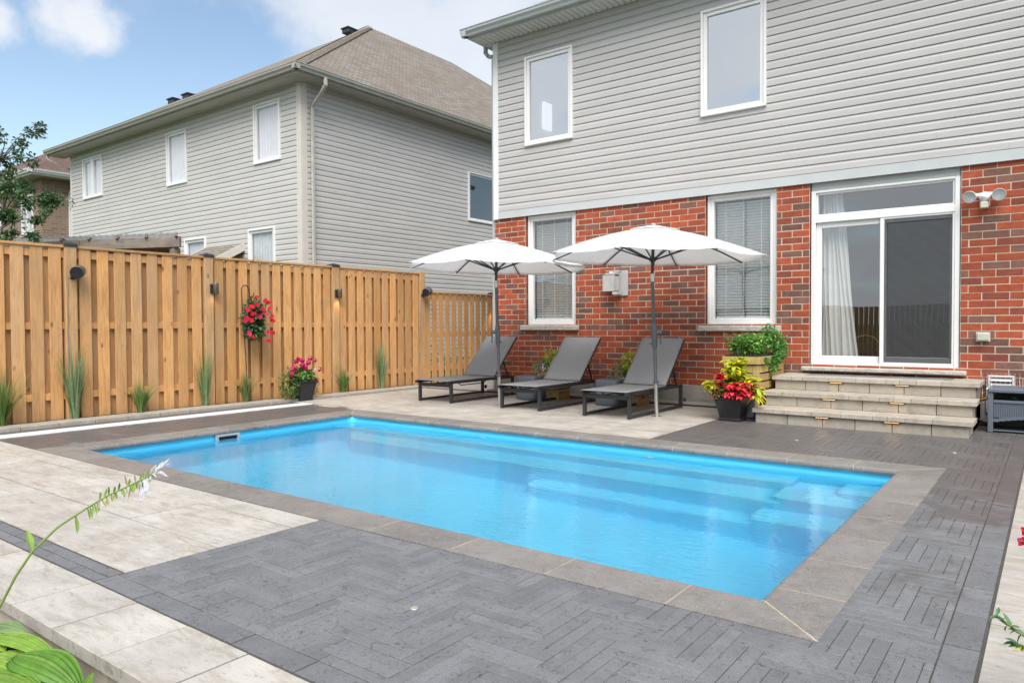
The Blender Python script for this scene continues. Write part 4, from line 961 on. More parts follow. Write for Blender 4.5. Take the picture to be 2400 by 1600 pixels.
b=MB(); p=A-dr*1.0+nrm*.05; b.tube([p+Vector((0,0,-.02)),p+Vector((0,0,-.22))],.006,6); b.lathe([(0,-.30),(.02,-.28),(.025,-.24),(0,-.22)],p.x,p.y,10,m=Matrix.Translation((0,0,p.z))); b.build('hanging_chime',mt['brownwood'],pg)
# fence behind the camera (mirrored in the door glass)
def far_fence():
    t=thing('rear_fence','wooden board fence mirrored faintly in the patio door glass','fence',(0,-6.5,-.25))
    b=MB(); x=-12.0
    while x<7: b.box(x,x+.135,-6.52,-6.5,-.25,1.75,wood_c(),.003); x+=.155
    b.build('fence_panel',mt['fence'],t)
far_fence()
# ---------------------------------------------------------------- loungers
def lounger(loc,label):
    t=thing('sun_lounger',label,'sun lounger',(0,0,0),'sun loungers on the pale terrace')
    Wd,Ln=.68,1.56
    for x in (.022,Wd-.022):
        for y in (.022,Ln-.022):
            b=MB(); b.box(x-.021,x+.021,y-.021,y+.021,.004,.325,(1,1,1),.003); 
            if y>1: b.lathe([(0,-.008),(.028,-.008),(.032,0),(.028,.008),(0,.008)],n=16,m=Matrix.Translation((x+(.045),y+.03,.115))@Matrix.Rotation(R(90),4,'Y'))
            b.build('leg',mt['black'],t)
    b=MB()
    for x in (.022,Wd-.022):
        b.box(x-.0195,x+.0195,.045,Ln-.045,.010,.042,(1,1,1),.003)
        b.box(x-.021,x+.021,-.07,Ln,.288,.3245,(1,1,1),.003)
    b.box(.045,Wd-.045,.004,.04,.235,.286,(1,1,1),.003); b.box(.045,Wd-.045,Ln-.04,Ln-.004,.29,.322,(1,1,1),.003); b.box(.045,Wd-.045,1.02,1.05,.285,.31,(1,1,1),.003)
    for x in (.12,Wd-.12):
        b.tube([(x,.30,.275),(x,.36,.245),(x,.9,.245),(x,.96,.275)],.008,6)
        b.box(x-.01,x+.01,1.05,Ln-.04,.29,.315)
        for k in range(4): b.tube([(x,1.12+.1*k,.315),(x,1.14+.1*k,.275),(x,1.19+.1*k,.275),(x,1.2+.1*k,.315)],.006,5)
    b.build('frame',mt['black'],t)
    b=MB(); nx_,ny_=10,16; y0_,y1_=-.07,1.06
    vs=[(.012+(Wd-.024)*i/nx_,y0_+(y1_-y0_)*j/ny_,.336-.020*math.sin(math.pi*i/nx_)*math.sin(math.pi*min(1,max(0,j/ny_)))**.5) for j in range(ny_+1) for i in range(nx_+1)]
    b.raw(vs,[(j*(nx_+1)+i,j*(nx_+1)+i+1,(j+1)*(nx_+1)+i+1,(j+1)*(nx_+1)+i) for j in range(ny_) for i in range(nx_)],smooth=True)
    b.build('seat_sling',mt['sling'],t,solid=.006)
    H0=Vector((0,1.06,.335)); H1=Vector((0,1.66,.955)); n=Vector((0,-(H1-H0).z,(H1-H0).y)).normalized()
    b=MB()
    vs=[]
    for j in range(17):
        p=H0.lerp(H1,j/16)
        for i in range(11):
            s_=i/10; vs.append(p+Vector((.020+(Wd-.04)*s_,0,0))-n*(.016*math.sin(math.pi*s_)*math.sin(math.pi*j/16)**.6)+n*.014)
    b.raw(vs,[(j*11+i,j*11+i+1,(j+1)*11+i+1,(j+1)*11+i) for j in range(16) for i in range(10)],smooth=True)
    b.build('backrest_sling',mt['sling'],t,solid=.006)
    b=MB()
    for x in (.022,Wd-.022): b.bar((x,H0.y,H0.z),(x,H1.y,H1.z-.003),.028,.022,(1,1,1),.003)
    b.bar((.03,H1.y-.012,H1.z-.012),(Wd-.03,H1.y-.012,H1.z-.012),.02,.02,(1,1,1),.003); b.build('backrest_frame',mt['black'],t)
    q=H0.lerp(H1,.42)
    for x in (.05,Wd-.05): b=MB(); b.bar((x,q.y+.01,q.z-.01),(x,Ln-.10,.32),.024,.014,(1,1,1),.002); b.build('support_strut',mt['black'],t)
    t.location=loc; return t
l0=lounger((-7.84,8.04,0),'grey sling sun lounger nearest the board fence')
dup(l0,(-6.21,7.99,0),'grey sling sun lounger standing between the two slate side tables')
dup(l0,(-4.83,7.93,0),'grey sling sun lounger behind the right umbrella pole nearest the steps')
# ---------------------------------------------------------------- side tables
def side_table(x,y,label,s=.37,h=.375):
    t=thing('side_table',label,'side table',(x,y,0),'slate side tables between the loungers')
    def blk(z0,z1,ins,name):
        b=MB(); a=s/2-ins; r_=.07-ins*.5; rows=[(a-.02,r_,z0),(a,r_,z0+.02),(a,r_,z1-.02),(a-.006,r_,z1-.006),(a-.02,r_,z1)]
        L=[rr(x-q,x+q,y-q,y+q,r2,5) for q,r2,_ in rows]; n_=len(L[0]); vs=[(p[0],p[1],rows[k][2]) for k in range(len(L)) for p in L[k]]
        b.raw(vs,[(k*n_+i,k*n_+(i+1)%n_,(k+1)*n_+(i+1)%n_,(k+1)*n_+i) for k in range(len(L)-1) for i in range(n_)],smooth=True)
        b.face([vs[i] for i in range(n_)][::-1]); b.face([vs[(len(L)-1)*n_+i] for i in range(n_)]); b.build(name,mt['greyplastic'],t)
    blk(.004,.20,0,'base'); blk(.195,.215,.035,'waist'); blk(.21,h,0,'table_top')
side_table(-6.53,9.20,'slate grey rounded side table between the left and middle loungers')
side_table(-5.12,9.20,'slate grey rounded side table between the middle and right loungers')
# ---------------------------------------------------------------- umbrellas
def umbrella(x,y,label,az0,tilt,topz,rad,crank_side):
    t=thing('patio_umbrella',label,'umbrella',(x,y,0),'white parasols over the loungers')
    lean=Vector((-.035,0,1)).normalized()
    def P(z): return Vector((x,y,0))+lean*z
    b=MB(); b.tube([(x,y,0),(x+.0,y,.003)],.06,20); b.tube([P(0),P(.42)],.026,16); b.build('lower_pole',mt['chrome'],t)
    b=MB(); b.tube([P(.40),P(1.72)],.021,16); b.tube([P(.41),P(.45)],.031,16); b.build('pole',mt['pole'],t)
    b=MB(); b.tube([P(.86),P(.90),P(1.10),P(1.16),P(1.17)],[.026,.035,.036,.028,.022],16); s_=crank_side
    d_=Vector((.8,.6,0))*s_
    b.tube([P(1.06),P(1.06)+d_*.09],.026,14); b.tube([P(1.06)+d_*.075,P(1.06)+d_*.085-Vector((0,0,.16))],.008,8); b.tube([P(.92),P(.92)-d_*.07],.009,8)
    b.tube([P(.44),P(.44)+d_*.05],.008,8); b.build('crank_housing',mt['pole'],t)
    b=MB(); b.tube([P(1.70),P(1.80)],.026,16); b.build('tilt_joint',mt['chrome'],t)
    piv=P(1.78); to=Vector((-x,-y,0)).normalized(); ax=Vector((0,0,1)).cross(to)
    m=Matrix.Translation(piv)@Matrix.Rotation(R(-1.3),4,to)
    top=topz-piv.z
    b=MB(); b.tube([m@Vector((0,0,0)),m@Vector((0,0,top-.03))],.020,14); b.build('upper_pole',mt['poledk'],t)
    drop=.395
    def rib(k,f):
        a=R(az0+45*k); r_=rad*f
        z=top-.02-drop*(.80*f+.20*f*f)-.012*math.sin(math.pi*f)+.03*math.sin(math.pi*f)
        return Vector((r_*math.cos(a),r_*math.sin(a),z))
    b=MB(); NU,NT=10,14
    for k in range(8):
        vs=[]
        for j in range(NT+1):
            f=.02+.98*j/NT
            for i in range(NU+1):
                u_=i/NU; p=rib(k,f).lerp(rib(k+1,f),u_); s2=math.sin(math.pi*u_)
                p.z-=.028*s2*f*(1-.2*f); p.xy*= (1-.035*s2*f*f); p.z+= .004*math.sin(u_*25+k)*f
                vs.append(m@p)
        b.raw(vs,[(j*(NU+1)+i,j*(NU+1)+i+1,(j+1)*(NU+1)+i+1,(j+1)*(NU+1)+i) for j in range(NT) for i in range(NU)],smooth=True)
    can=b.build('canopy',mt['canopy'],t,solid=.002)
    b=MB()
    for k in range(8):
        vs=[]
        for j in range(6):
            f=.0+.24*j/5
            for i in range(7):
                u_=i/6; p=rib(k,f).lerp(rib(k+1,f),u_); s2=math.sin(math.pi*u_); p.z+=.016+.004*f-.02*s2*f; p.xy*=(1-.05*s2); vs.append(m@p)
        b.raw(vs,[(j*7+i,j*7+i+1,(j+1)*7+i+1,(j+1)*7+i) for j in range(5) for i in range(6)],smooth=True)
    b.build('vent_cap',mt['canopy'],can,solid=.002)
    b=MB(); b.lathe([(0,top+.016),(.02,top+.014),(.03,top+.004),(.0,top)],n=12,m=m); b.build('finial',mt['canopy'],t)
    b=MB(); b.lathe([(0,top-.47),(.03,top-.47),(.045,top-.45),(.048,top-.43),(.03,top-.41),(.021,top-.40)],n=16,m=m); b.lathe([(.02,top-.50),(.024,top-.5),(.024,top-.40),(.02,top-.4)],n=14,m=m); b.build('runner_hub',mt['poledk'],t)
    for k in range(8):
        b=MB(); dn=Vector((0,0,-.014)); F=[0.03,.25,.5,.75,.985]
        for f0,f1 in zip(F[:-1],F[1:]): b.bar(m@(rib(k,f0)+dn),m@(rib(k,f1)+dn),.012,.016)
        b.build('rib',mt['poledk'],t)
        a=R(az0+45*k)
        b=MB(); b.bar(m@Vector((.04*math.cos(a),.04*math.sin(a),top-.44)),m@(rib(k,.52)+dn*1.6),.011,.018); b.build('strut',mt['poledk'],t)
    return t
def azcam(x,y): return math.degrees(math.atan2(-y,-x))
umbrella(-6.41,8.25,'left white patio umbrella on a grey pole beside the lounger nearest the fence',azcam(-6.41,8.25)+164,0,2.40,1.345,-1)
umbrella(-4.03,8.42,'right white patio umbrella whose pole stands in front of the lounger nearest the steps',azcam(-4.03,8.42)+166,0,2.42,1.375,1)
# ---------------------------------------------------------------- wall fixtures
t=thing('wall_sconce','frosted glass box wall lamp on the brick between the two ground floor windows','wall lamp',(-5.42,FY,1.80))
b=MB(); b.box(-5.50,-5.26,FY-.03,FY-.001,1.60,1.99,(1,1,1),.006); b.build('back_plate',mat('nickel_plate',(.50,.50,.49),.45,metal=.3),t)
b=MB(); frame(b,-5.60,-5.40,FY-.20,FY-.185,1.67,1.92,.004,ch=.001); b.box(-5.60,-5.40,FY-.195,FY-.19,1.674,1.916); b.box(-5.44,-5.36,FY-.19,FY-.03,1.62,1.66); b.box(-5.565,-5.405,FY-.185,FY-.03,1.93,1.95); b.box(-5.40,-5.392,FY-.19,FY-.06,1.68,1.90)
b.build('frosted_pane',mat('frosted_glass',(.70,.69,.67),.35,trans=.35),t)
b=MB(); b.tube([(-5.48,FY-.12,1.70),(-5.48,FY-.12,1.97)],.045,18); b.build('glass_cylinder',mat('white_glass',(.85,.85,.83),.2),t)
b=MB(); b.bar((-5.56,FY-.16,1.985),(-5.36,FY-.03,1.985),.012,.012); b.box(-5.57,-5.35,FY-.16,FY-.15,1.975,1.99); b.build('top_bracket',mt['chrome'],t)
t=thing('flood_light','white twin flood light with motion sensor high on the brick right of the door','flood light',(-.67,FY,2.56))
b=MB(); b.box(-.72,-.62,FY-.03,FY-.001,2.50,2.66,(1,1,1),.008); b.lathe([(0,.0),(.055,0),(.058,.03),(.05,.07),(0,.09)],n=20,m=Matrix.Translation((-.67,FY-.03,2.605))@Matrix.Rotation(R(90),4,'X')); b.build('mount',mt['plastic_w'],t)
b=MB(); b.box(-.71,-.63,FY-.12,FY-.04,2.47,2.545,(1,1,1),.01); b.build('motion_sensor',mat('sensor_ivory',(.62,.58,.48),.4),t)
for sx,dx in ((-.80,-.18),(-.535,.10)):
    D=Vector((dx,-.9,-.35)).normalized(); mm_=D.to_track_quat('Z','Y').to_matrix().to_4x4(); mm_.translation=Vector((sx,FY-.10,2.625))
    b=MB(); b.lathe([(0,-.05),(.03,-.045),(.036,-.02),(.055,.01),(.068,.05),(.070,.062),(.066,.062)],n=22,m=mm_); b.tube([(-.67,FY-.06,2.62),(sx,FY-.09,2.63)],.022,10); hd=b.build('lamp_head',mt['plastic_w'],t)
    b=MB(); b.lathe([(0,.048),(.03,.052),(.066,.058)],n=22,m=mm_); b.build('lens',mat('lamp_lens',(.50,.53,.53),.12,var=(60,.3),bump=(80,1,.004)),hd)
t=thing('outlet_cover','clear plastic bubble cover over a wall socket right of the patio door','socket cover',(-.675,FY,1.0))
b=MB(); b.box(-.745,-.605,FY-.012,FY-.001,.945,1.055,(1,1,1),.006); b.build('plate',mat('ivory_plastic',(.62,.59,.50),.4),t)
b=MB(); b.box(-.735,-.615,FY-.06,FY-.0125,.955,1.045,(1,1,1),.018); b.build('bubble',mat('cloudy_plastic',(.50,.50,.44),.2),t)
t=thing('wall_vent','white louvred vent inside a thin wire cage low on the brick right of the steps','vent',(-.47,FY,.30))
b=MB(); frame(b,-.62,-.37,FY-.05,FY-.001,.30,.56,.022,ch=.004)
for k in range(4): b.obox(Matrix.Translation((-.495,FY-.035,.345+k*.055))@Matrix.Rotation(R(35),4,'X'),.20,.05,.006)
b.build('louvre',mt['white'],t)
b=MB(); b.box(-.64,-.35,FY-.03,FY-.0015,.12,.30,(1,1,1),.004); b.build('lower_plate',mat('vent_plate',(.50,.47,.42),.5),t)
Ls=[]
for z in [.14+.045*k for k in range(11)]: Ls.append([(-.67,FY,z),(-.67,FY-.11,z),(-.32,FY-.11,z),(-.32,FY,z)])
for x in [-.67+.044*k for k in range(9)]: Ls.append([(x,FY-.11,.14),(x,FY-.11,.59),(x,FY,.59)])
tubes('wire_cage',Ls,.0018,mt['chrome'],t,4)
for i,(x,y,z) in enumerate(((-6.74,9.99,.42),(-3.62,9.99,.27))):
    b=MB(); b.box(x-.09,x+.09,y-.07,y-.005,z-.10,z+.10,(1,1,1),.012); b.box(x-.07,x+.07,y-.10,y-.071,z-.08,z-.02,(1,1,1),.01)
    tag(b.build('vent_hood',mt['white'],org=(x,y,z)),['small white vent hood on the brick behind the left side table','small white vent hood on the wall behind the black flower pot'][i],'vent')
t=thing('drain_pipe','short white plastic pipe standing against the foundation behind the black flower pot','pipe',(-3.62,9.86,0))
b=MB(); b.box(-3.68,-3.57,9.80,9.90,.19,.50,(1,1,1),.02); b.tube([(-3.62,9.85,.25),(-3.62,9.85,.05)],.03,12); b.build('pipe_body',mt['white'],t)
# hose and hose box
t=thing('hose_box','slate blue plastic hose storage box with an arched base right of the steps','hose box',(-.56,9.1,0))
bx=mt['greyplastic2']=mat('slate_blue_plastic',(.125,.15,.185),.5,var=(4,.06))
HXa,HXb,HYa,HYb=-.55,.32,9.22,9.72
for x in (HXa,HXb):
    for y in (HYa,HYb): b=MB(); b.box(x-.025,x+.025,y-.025,y+.025,0,.46,(1,1,1),.006); b.build('leg',bx,t)
b=MB(); b.box(HXa-.02,HXb+.02,HYa-.04,HYb+.03,.425,.465,(1,1,1),.008); b.build('lid',bx,t)
b=MB(); b.box(HXa+.026,HXb-.026,HYa-.018,HYa+.01,.315,.345,(1,1,1),.004)
x=HXa+.028
while x<HXb-.03: b.box(x,x+.013,HYa-.008,HYa+.008,.16,.314,(1,1,1),.002); x+=.0155
b.box(HXa+.03,HXb-.03,HYa+.009,HYa+.014,.16,.314)
b.box(HXa-.01,HXa+.01,HYa+.026,HYb-.026,.15,.345,(1,1,1),.003)
n_=16
for k in range(n_):
    xa=HXa+.026+(HXb-HXa-.052)*k/n_; xb=HXa+.026+(HXb-HXa-.052)*(k+1)/n_; f=(k+.5)/n_; z=.11+.05*math.sin(math.pi*f); b.box(xa,xb+.0005,HYa-.014,HYa+.012,z,z+.035)
b.box(-.16,-.13,HYa-.01,HYa+.01,.02,.15,(1,1,1),.004); b.box(HXa+.026,HXb-.026,HYa-.012,HYa+.010,.018,.03,(1,1,1),.003)
b.build('front_panel',bx,t)
b=MB(); b.box(HXa+.02,HXb-.02,HYa+.30,HYa+.32,.03,.42); b.box(HXa+.03,HXb-.03,HYa+.03,HYb-.03,.02,.04); b.build('inner_panel',mt['dark'],t)
b=MB(); b.tube([(HXa-.035,HYa+.0,.45),(HXa-.03,HYa+.02,.47),(HXa,HYa+.02,.475),(HXa+.02,HYa+.01,.455)],.007,6); b.build('lid_hinge',mt['chrome'],t)
t=thing('garden_hose','dark garden hose looping from the wall into the slate hose box','hose',(-.62,9.45,0))
tubes('hose_body',[[(-.50,9.5,.33),(-.60,9.5,.335),(-.69,9.5,.30),(-.735,9.5,.20),(-.70,9.48,.11),(-.62,9.46,.07),(-.52,9.45,.055)]],.016,mat('hose_black',(.015,.017,.016),.4),t,10)
tubes('brass_fitting',[[(-.60,9.5,.336),(-.655,9.5,.318)]],.019,mat('brass',(.55,.38,.12),.3,metal=.9),t,12)
tubes('hose_coil',[[(-.12+.25*math.cos(a*.4),9.40+.09*math.sin(a*.4),.28+.008*a+.02*math.sin(a)) for a in range(10)]],.014,mat('hose_green',(.02,.16,.07),.4),t,8)
# ---------------------------------------------------------------- plants
def leaf(mb,p,d,n,L,W,c,curl=.15,seg=3,fold=.25,tipw=0):
    p=Vector(p); d=Vector(d).normalized(); n=Vector(n); n=(n-d*n.dot(d))
    if n.length<1e-4: n=d.orthogonal()
    n.normalize(); s_=d.cross(n).normalized(); rows=[]
    for i in range(seg+1):
        t=i/seg; w_=W*.5*(math.sin(math.pi*min(1,(t*.92+.04)))**.8 if seg>1 else 1); 
        if i==seg: w_=0.0
        q=p+d*(L*t)-n*(curl*L*t*t); rows.append((q,w_,t))
    for i in range(seg):
        q0,w0,_=rows[i]; q1,w1,_=rows[i+1]; e0=n*(w0*fold); e1=n*(w1*fold)
        if w1>0:
            mb.face([q0,q0+s_*w0+e0,q1+s_*w1+e1,q1],c); mb.face([q0,q1,q1-s_*w1+e1,q0-s_*w0+e0],c)
        else:
            mb.face([q0,q0+s_*w0+e0,q1],c); mb.face([q0,q1,q0-s_*w0+e0],c)
def rv(): 
    while True:
        v=Vector((U(-1,1),U(-1,1),U(-1,1)))
        if .05<v.length<1: return v.normalized()
def leaf_ball(mb,c,r,n,L,W,cols,up=.4,shell=.45,seg=2,sq=(1,1,1),curl=.2):
    c=Vector(c)
    for _ in range(n):
        v=rv(); rad=r*(shell+(1-shell)*rnd()); p=c+Vector((v.x*rad*sq[0],v.y*rad*sq[1],v.z*rad*sq[2]))
        d=(v+rv()*.7+Vector((0,0,-.1))).normalized(); nn=(v*.5+Vector((0,0,up+.5))+rv()*.5); k=U(.75,1.2)
        leaf(mb,p,d,nn,L*U(.7,1.2),W*U(.7,1.2),mul(random.choice(cols),k),curl,seg)
def flower(mb,p,n,r,col_,petals=5,cc=(.7,.5,.08)):
    n=Vector(n).normalized(); a_=n.orthogonal().normalized(); b_=n.cross(a_)
    for k in range(petals):
        a=2*math.pi*k/petals+rnd()*.3; d=(a_*math.cos(a)+b_*math.sin(a)+n*.25).normalized(); leaf(mb,Vector(p),d,n,r,r*.85,mul(col_,U(.85,1.15)),.15,2,.12)
    if cc: mb.lathe([(0,.004),(r*.13,.003),(r*.15,0)],n=6,c=cc,m=Matrix.Translation(Vector(p)+n*.004)@n.to_track_quat('Z','Y').to_matrix().to_4x4())
G1=[(.11,.26,.05),(.15,.32,.07),(.08,.19,.04),(.21,.38,.09)]
# grass tufts
def tuft(x,y,h,n,label,spread,cols,wd=.006,stiff=1.0,nm='tufted_plant'):
    b=MB()
    for _ in range(n):
        a=U(0,6.28); r0=U(0,.035); p=Vector((x+r0*math.cos(a),y+r0*math.sin(a),.0)); L=h*U(.55,1.05); lean=U(.02,spread); c=mul(random.choice(cols),U(.75,1.2))
        d=Vector((math.cos(a)*.6,math.sin(a),0)); seg=5; pr=[]
        for i in range(seg+1):
            t=i/seg; q=p+Vector((0,0,L*t*(1-.25*lean*t)))+d*(L*lean*(t**(1.3*stiff+.4))); pr.append(q)
        s_=Vector((-d.y,d.x,0)).normalized(); s_=(s_+Vector((U(-.6,.6),U(-.6,.6),0))).normalized(); w0=wd*1.5*U(.7,1.2)
        for i in range(seg):
            wa=w0*(1-(i/seg)**2)*.5+.0004; wb=w0*(1-((i+1)/seg)**2)*.5+.0004
            b.face([pr[i]-s_*wa,pr[i]+s_*wa,pr[i+1]+s_*wb,pr[i+1]-s_*wb],c)
    tag(b.build(nm,mt['blade'],org=(x,y,0)),label,'plant','grasses planted along the fence')
gA=[(.16,.28,.07),(.20,.33,.09),(.12,.22,.05),(.30,.34,.12)]; gB=[(.26,.37,.18),(.34,.42,.24),(.16,.30,.11)]; gC=[(.16,.24,.08),(.25,.29,.11),(.18,.27,.08)]
tuft(-9.64,3.12,.74,190,'wispy green grass clump at the far left end of the fence',.75,gA,.007)
tuft(-9.66,3.90,.98,120,'tall variegated grass in front of the fence post with the bronze speaker',.30,gB,.011,.8)
tuft(-9.62,4.68,.50,150,'short green grass clump between the first two tall grasses',.65,gA,.007)
tuft(-9.68,5.62,.92,66,'tall thin grass in front of the second capped fence post',.32,gB,.010,.8)
tuft(-9.64,6.24,.50,160,'short grass clump at the foot of the shepherd hook',.6,gC,.006)
tuft(-9.66,7.35,.50,26,'sparse tall grass blades behind the pink flower pot',.25,gB,.008,.8)
tuft(-9.66,8.10,.50,140,'short grass clump under the third fence post lamp',.65,gA,.007)
tuft(-9.66,8.98,.90,90,'tall upright grass between the third post and the corner post',.30,gB,.010,.8)
# tapered square pot
def pot(t,x,y,s0,s1,h,m,rim=.03,rot=0):
    mr=Matrix.Translation((x,y,0))@Matrix.Rotation(R(rot),4,'Z')
    def ringp(s_,z,r_=.02): return [mr@Vector((p[0],p[1],z)) for p in rr(-s_/2,s_/2,-s_/2,s_/2,r_,3)]
    rows=[ringp(s0-.02,.0),ringp(s0+.012,.004),ringp(s0+.012,.028),ringp(s0,.034),ringp(s1-.035,h-.055),ringp(s1-.03,h-.05),ringp(s1-.028,h-rim),ringp(s1,h-rim+.004),ringp(s1,h-.004),ringp(s1-.008,h),ringp(s1-.045,h),ringp(s1-.05,h-.05)]
    n_=len(rows[0]); b=MB(); b.raw([v for r_ in rows for v in r_],[(k*n_+i,k*n_+(i+1)%n_,(k+1)*n_+(i+1)%n_,(k+1)*n_+i) for k in range(len(rows)-1) for i in range(n_)]); b.build('pot',m,t,bevel=.002)
    b=MB(); b.face(ringp(s1-.05,h-.045)); b.build('soil',mt['soil'],t)
t=thing('flower_pot','black square pot of magenta geraniums and trailing greens by the fence','flower pot',(-9.42,7.08,0))
pot(t,-9.42,7.08,.24,.36,.31,mt['potblk'],rot=0)
b=MB(); leaf_ball(b,(-9.38,6.82,.27),.20,900,.045,.014,[(.16,.27,.06),(.10,.2,.05),(.2,.3,.09)],sq=(.8,.8,1.3),seg=2)
leaf_ball(b,(-9.40,7.06,.40),.17,420,.06,.05,G1,sq=(1,1.15,.6),seg=2); leaf_ball(b,(-9.36,7.30,.24),.09,260,.028,.014,[(.35,.38,.12),(.5,.5,.3),(.2,.3,.08)],sq=(.8,.6,1.9),seg=1)
b.build('foliage',mt['leaf'],t)
b=MB()
for (dy,dz) in ((-.26,.16),(-.18,.26),(-.14,.36),(-.05,.30),(.0,.24),(-.02,.37),(.07,.33),(.13,.39),(.15,.36),(-.24,.24),(.2,.04),(.25,.22),(-.09,.39),(.02,.28)):
    c0=Vector((-9.40+U(.02,.12),7.06+dy,.26+dz)); 
    for _ in range(16): v=rv(); v.x=abs(v.x); flower(b,c0+v*.035,v,.022,random.choice([(.62,.02,.16),(.75,.03,.25),(.5,.01,.10)]),5,None)
for _ in range(16): v=rv(); flower(b,Vector((-9.36+U(0,.05),7.26+U(-.03,.08),.34+U(-.05,.16))),(.8,-.3,.5),.014,(.75,.72,.68),5,None)
b.build('blossoms',mt['petal'],t)
# hanging basket on a shepherd hook
hk=thing('shepherd_hook','thin black shepherd hook standing against the fence and holding red flowers','shepherd hook',(-9.62,6.22,0))
HY=6.215; tubes('hook_rod',[[(-9.62,HY+.04,0),(-9.62,HY+.02,.7),(-9.62,HY-.03,1.45)]+[(-9.62,HY+.025-.06*math.cos(R(a)),1.70+.065*math.sin(R(a))) for a in range(0,181,20)]+[(-9.62,HY+.10,1.60),(-9.62,HY+.13,1.585),(-9.62,HY+.165,1.61),(-9.62,HY+.165,1.66)]],.0075,mt['black'],hk,8)
t=thing('hanging_basket','cone of red mandevilla flowers and dark leaves hanging from the black hook','hanging flowers',(-9.60,HY+.12,1.3))
b=MB(); b.tube([(-9.61,HY+.12,1.585),(-9.61,HY+.12,1.45)],.005,6); b.lathe([(0,1.5),(.07,1.45),(.09,1.2),(.07,1.02),(0,1.0)],-9.58,HY+.12,12); b.build('pouch',mt['soil'],t)
b=MB()
for (z,r_,n_) in ((1.52,.08,80),(1.42,.13,170),(1.30,.165,230),(1.18,.17,250),(1.07,.15,210)): leaf_ball(b,(-9.57,HY+.13,z),r_,n_,.075,.034,[(.055,.13,.045),(.04,.10,.04),(.09,.18,.06),(.13,.2,.09)],sq=(.75,1,.6),shell=.6)
leaf_ball(b,(-9.57,HY+.34,1.42),.07,14,.09,.035,[(.13,.2,.1)],sq=(.6,1,.8))
b.build('foliage',mt['leaf'],t)
b=MB()
for (dy,z) in ((-.05,1.58),(-.11,1.45),(-.02,1.46),(-.19,1.40),(.13,1.53),(.20,1.52),(.10,1.40),(-.22,1.27),(-.13,1.34),(-.15,1.25),(.03,1.30),(.12,1.35),(.25,1.30),(.26,1.25),(-.18,1.06),(-.09,1.0),(.20,1.06),(.27,1.05),(.18,.95),(-.24,1.25),(.22,1.42),(-.06,1.34)):
    for _ in range(2): flower(b,(-9.57+.14+U(-.03,.02),HY+.12+dy*.88+U(-.015,.015),z+U(-.015,.015)),(.85,-.35+U(-.4,.3),.35+U(-.3,.3)),U(.030,.044),random.choice([(.62,.012,.03),(.72,.02,.05),(.68,.03,.12)]),5,(.6,.1,.05))
b.build('blossoms',mt['petal'],t)
# wooden cube planters
def wplanter(x,y,s,h,label,group,cols,fl,lab2):
    t=thing('wooden_planter',label,'planter',(x,y,0),group)
    b=MB(); n_=4; hh=h/n_
    for k in range(n_):
        z0=k*hh; c=mul((.50,.315,.13),U(.85,1.1)); b.box(x-s/2,x+s/2,y-s/2,y-s/2+.018,z0+.002,z0+hh-.002,c,.003); b.box(x+s/2-.018,x+s/2,y-s/2+.0185,y+s/2,z0+.002,z0+hh-.002,c,.003); b.box(x-s/2,x-s/2+.018,y-s/2+.0185,y+s/2,z0+.002,z0+hh-.002,c,.003); b.box(x-s/2+.0185,x+s/2-.0185,y+s/2-.018,y+s/2,z0+.002,z0+hh-.002,c,.003)
    b.build('box',mt['pine'],t); b=MB(); b.box(x-s/2+.02,x+s/2-.02,y-s/2+.02,y+s/2-.02,h-.06,h-.02); b.build('soil',mt['soil'],t)
    b=MB(); leaf_ball(b,(x,y,h+.10),.16,260,.06,.035,[(.2,.36,.09),(.28,.42,.12)],sq=(1.3,1,.9)); leaf_ball(b,(x-.20,y-.1,h+.05),.14,260,.045,.03,[(.34,.42,.24),(.5,.54,.38),(.22,.34,.14)]); leaf_ball(b,(x+.0,y-.06,h+.22),.14,260,.065,.022,[(.50,.66,.05),(.40,.58,.05)])
    leaf_ball(b,(x+.08,y-.10,h+.05),.08,110,.05,.035,[(.12,.02,.05),(.08,.015,.04)])
    for k in range(5):
        a=U(-2.6,-.6); b.tube([(x-.1,y,h),(x-.22+.05*math.cos(a),y-.05,h+.12+U(0,.12)),(x-.32+U(0,.25),y-.08,h+.2+U(0,.16))],.0018,4,(.25,.16,.05))
    b.build('foliage',mt['leaf'],t)
    if fl:
        b=MB()
        for _ in range(26): v=rv(); v.y=-abs(v.y); flower(b,Vector((x+.06,y-.02,h+.15))+v*.12,v,.02,(.5,.02,.02),5,None)
        b.build('blossoms',mt['petal'],t)
wplanter(-6.30,9.52,.34,.42,'wooden planter of lime and purple foliage behind the middle lounger','wooden cube planters at the house wall',G1,False,'')
wplanter(-4.93,9.52,.34,.40,'wooden planter of red and green foliage behind the right lounger','wooden cube planters at the house wall',G1,True,'')
# raised herb planter
t=thing('herb_planter','tall slatted wooden planter of green herbs beside the steps','planter',(-3.08,9.35,0))
px0,px1,py0,py1,hz_=-3.33,-2.90,8.86,9.90,.765
def pc(): return mul((.56,.40,.145),U(.85,1.1))
for x in (px0+.035,px1-.035):
    for y in (py0+.035,py1-.035):
        b=MB(); b.box(x-.034,x+.034,y-.034,y+.034,.11,hz_-.115,pc(),.004); lg=b.build('leg',mt['pine'],t)
        b=MB(); b.box(x-.036,x+.036,y-.036,y+.036,0,.11,(1,1,1),.004); b.build('foot_sleeve',mt['black'],lg)
b=MB()
z=hz_-.10
b.box(px0-.012,px1+.012,py0-.022,py0-.001,z,hz_-.008,pc(),.004); b.box(px1+.0,px1+.021,py0-.0,py1,z,hz_-.008,pc(),.004); b.box(px0-.021,px0,py0,py1,z,hz_-.008,pc(),.004); b.box(px0,px1,py1+.001,py1+.02,z,hz_-.008,pc(),.004)
z=hz_-.205
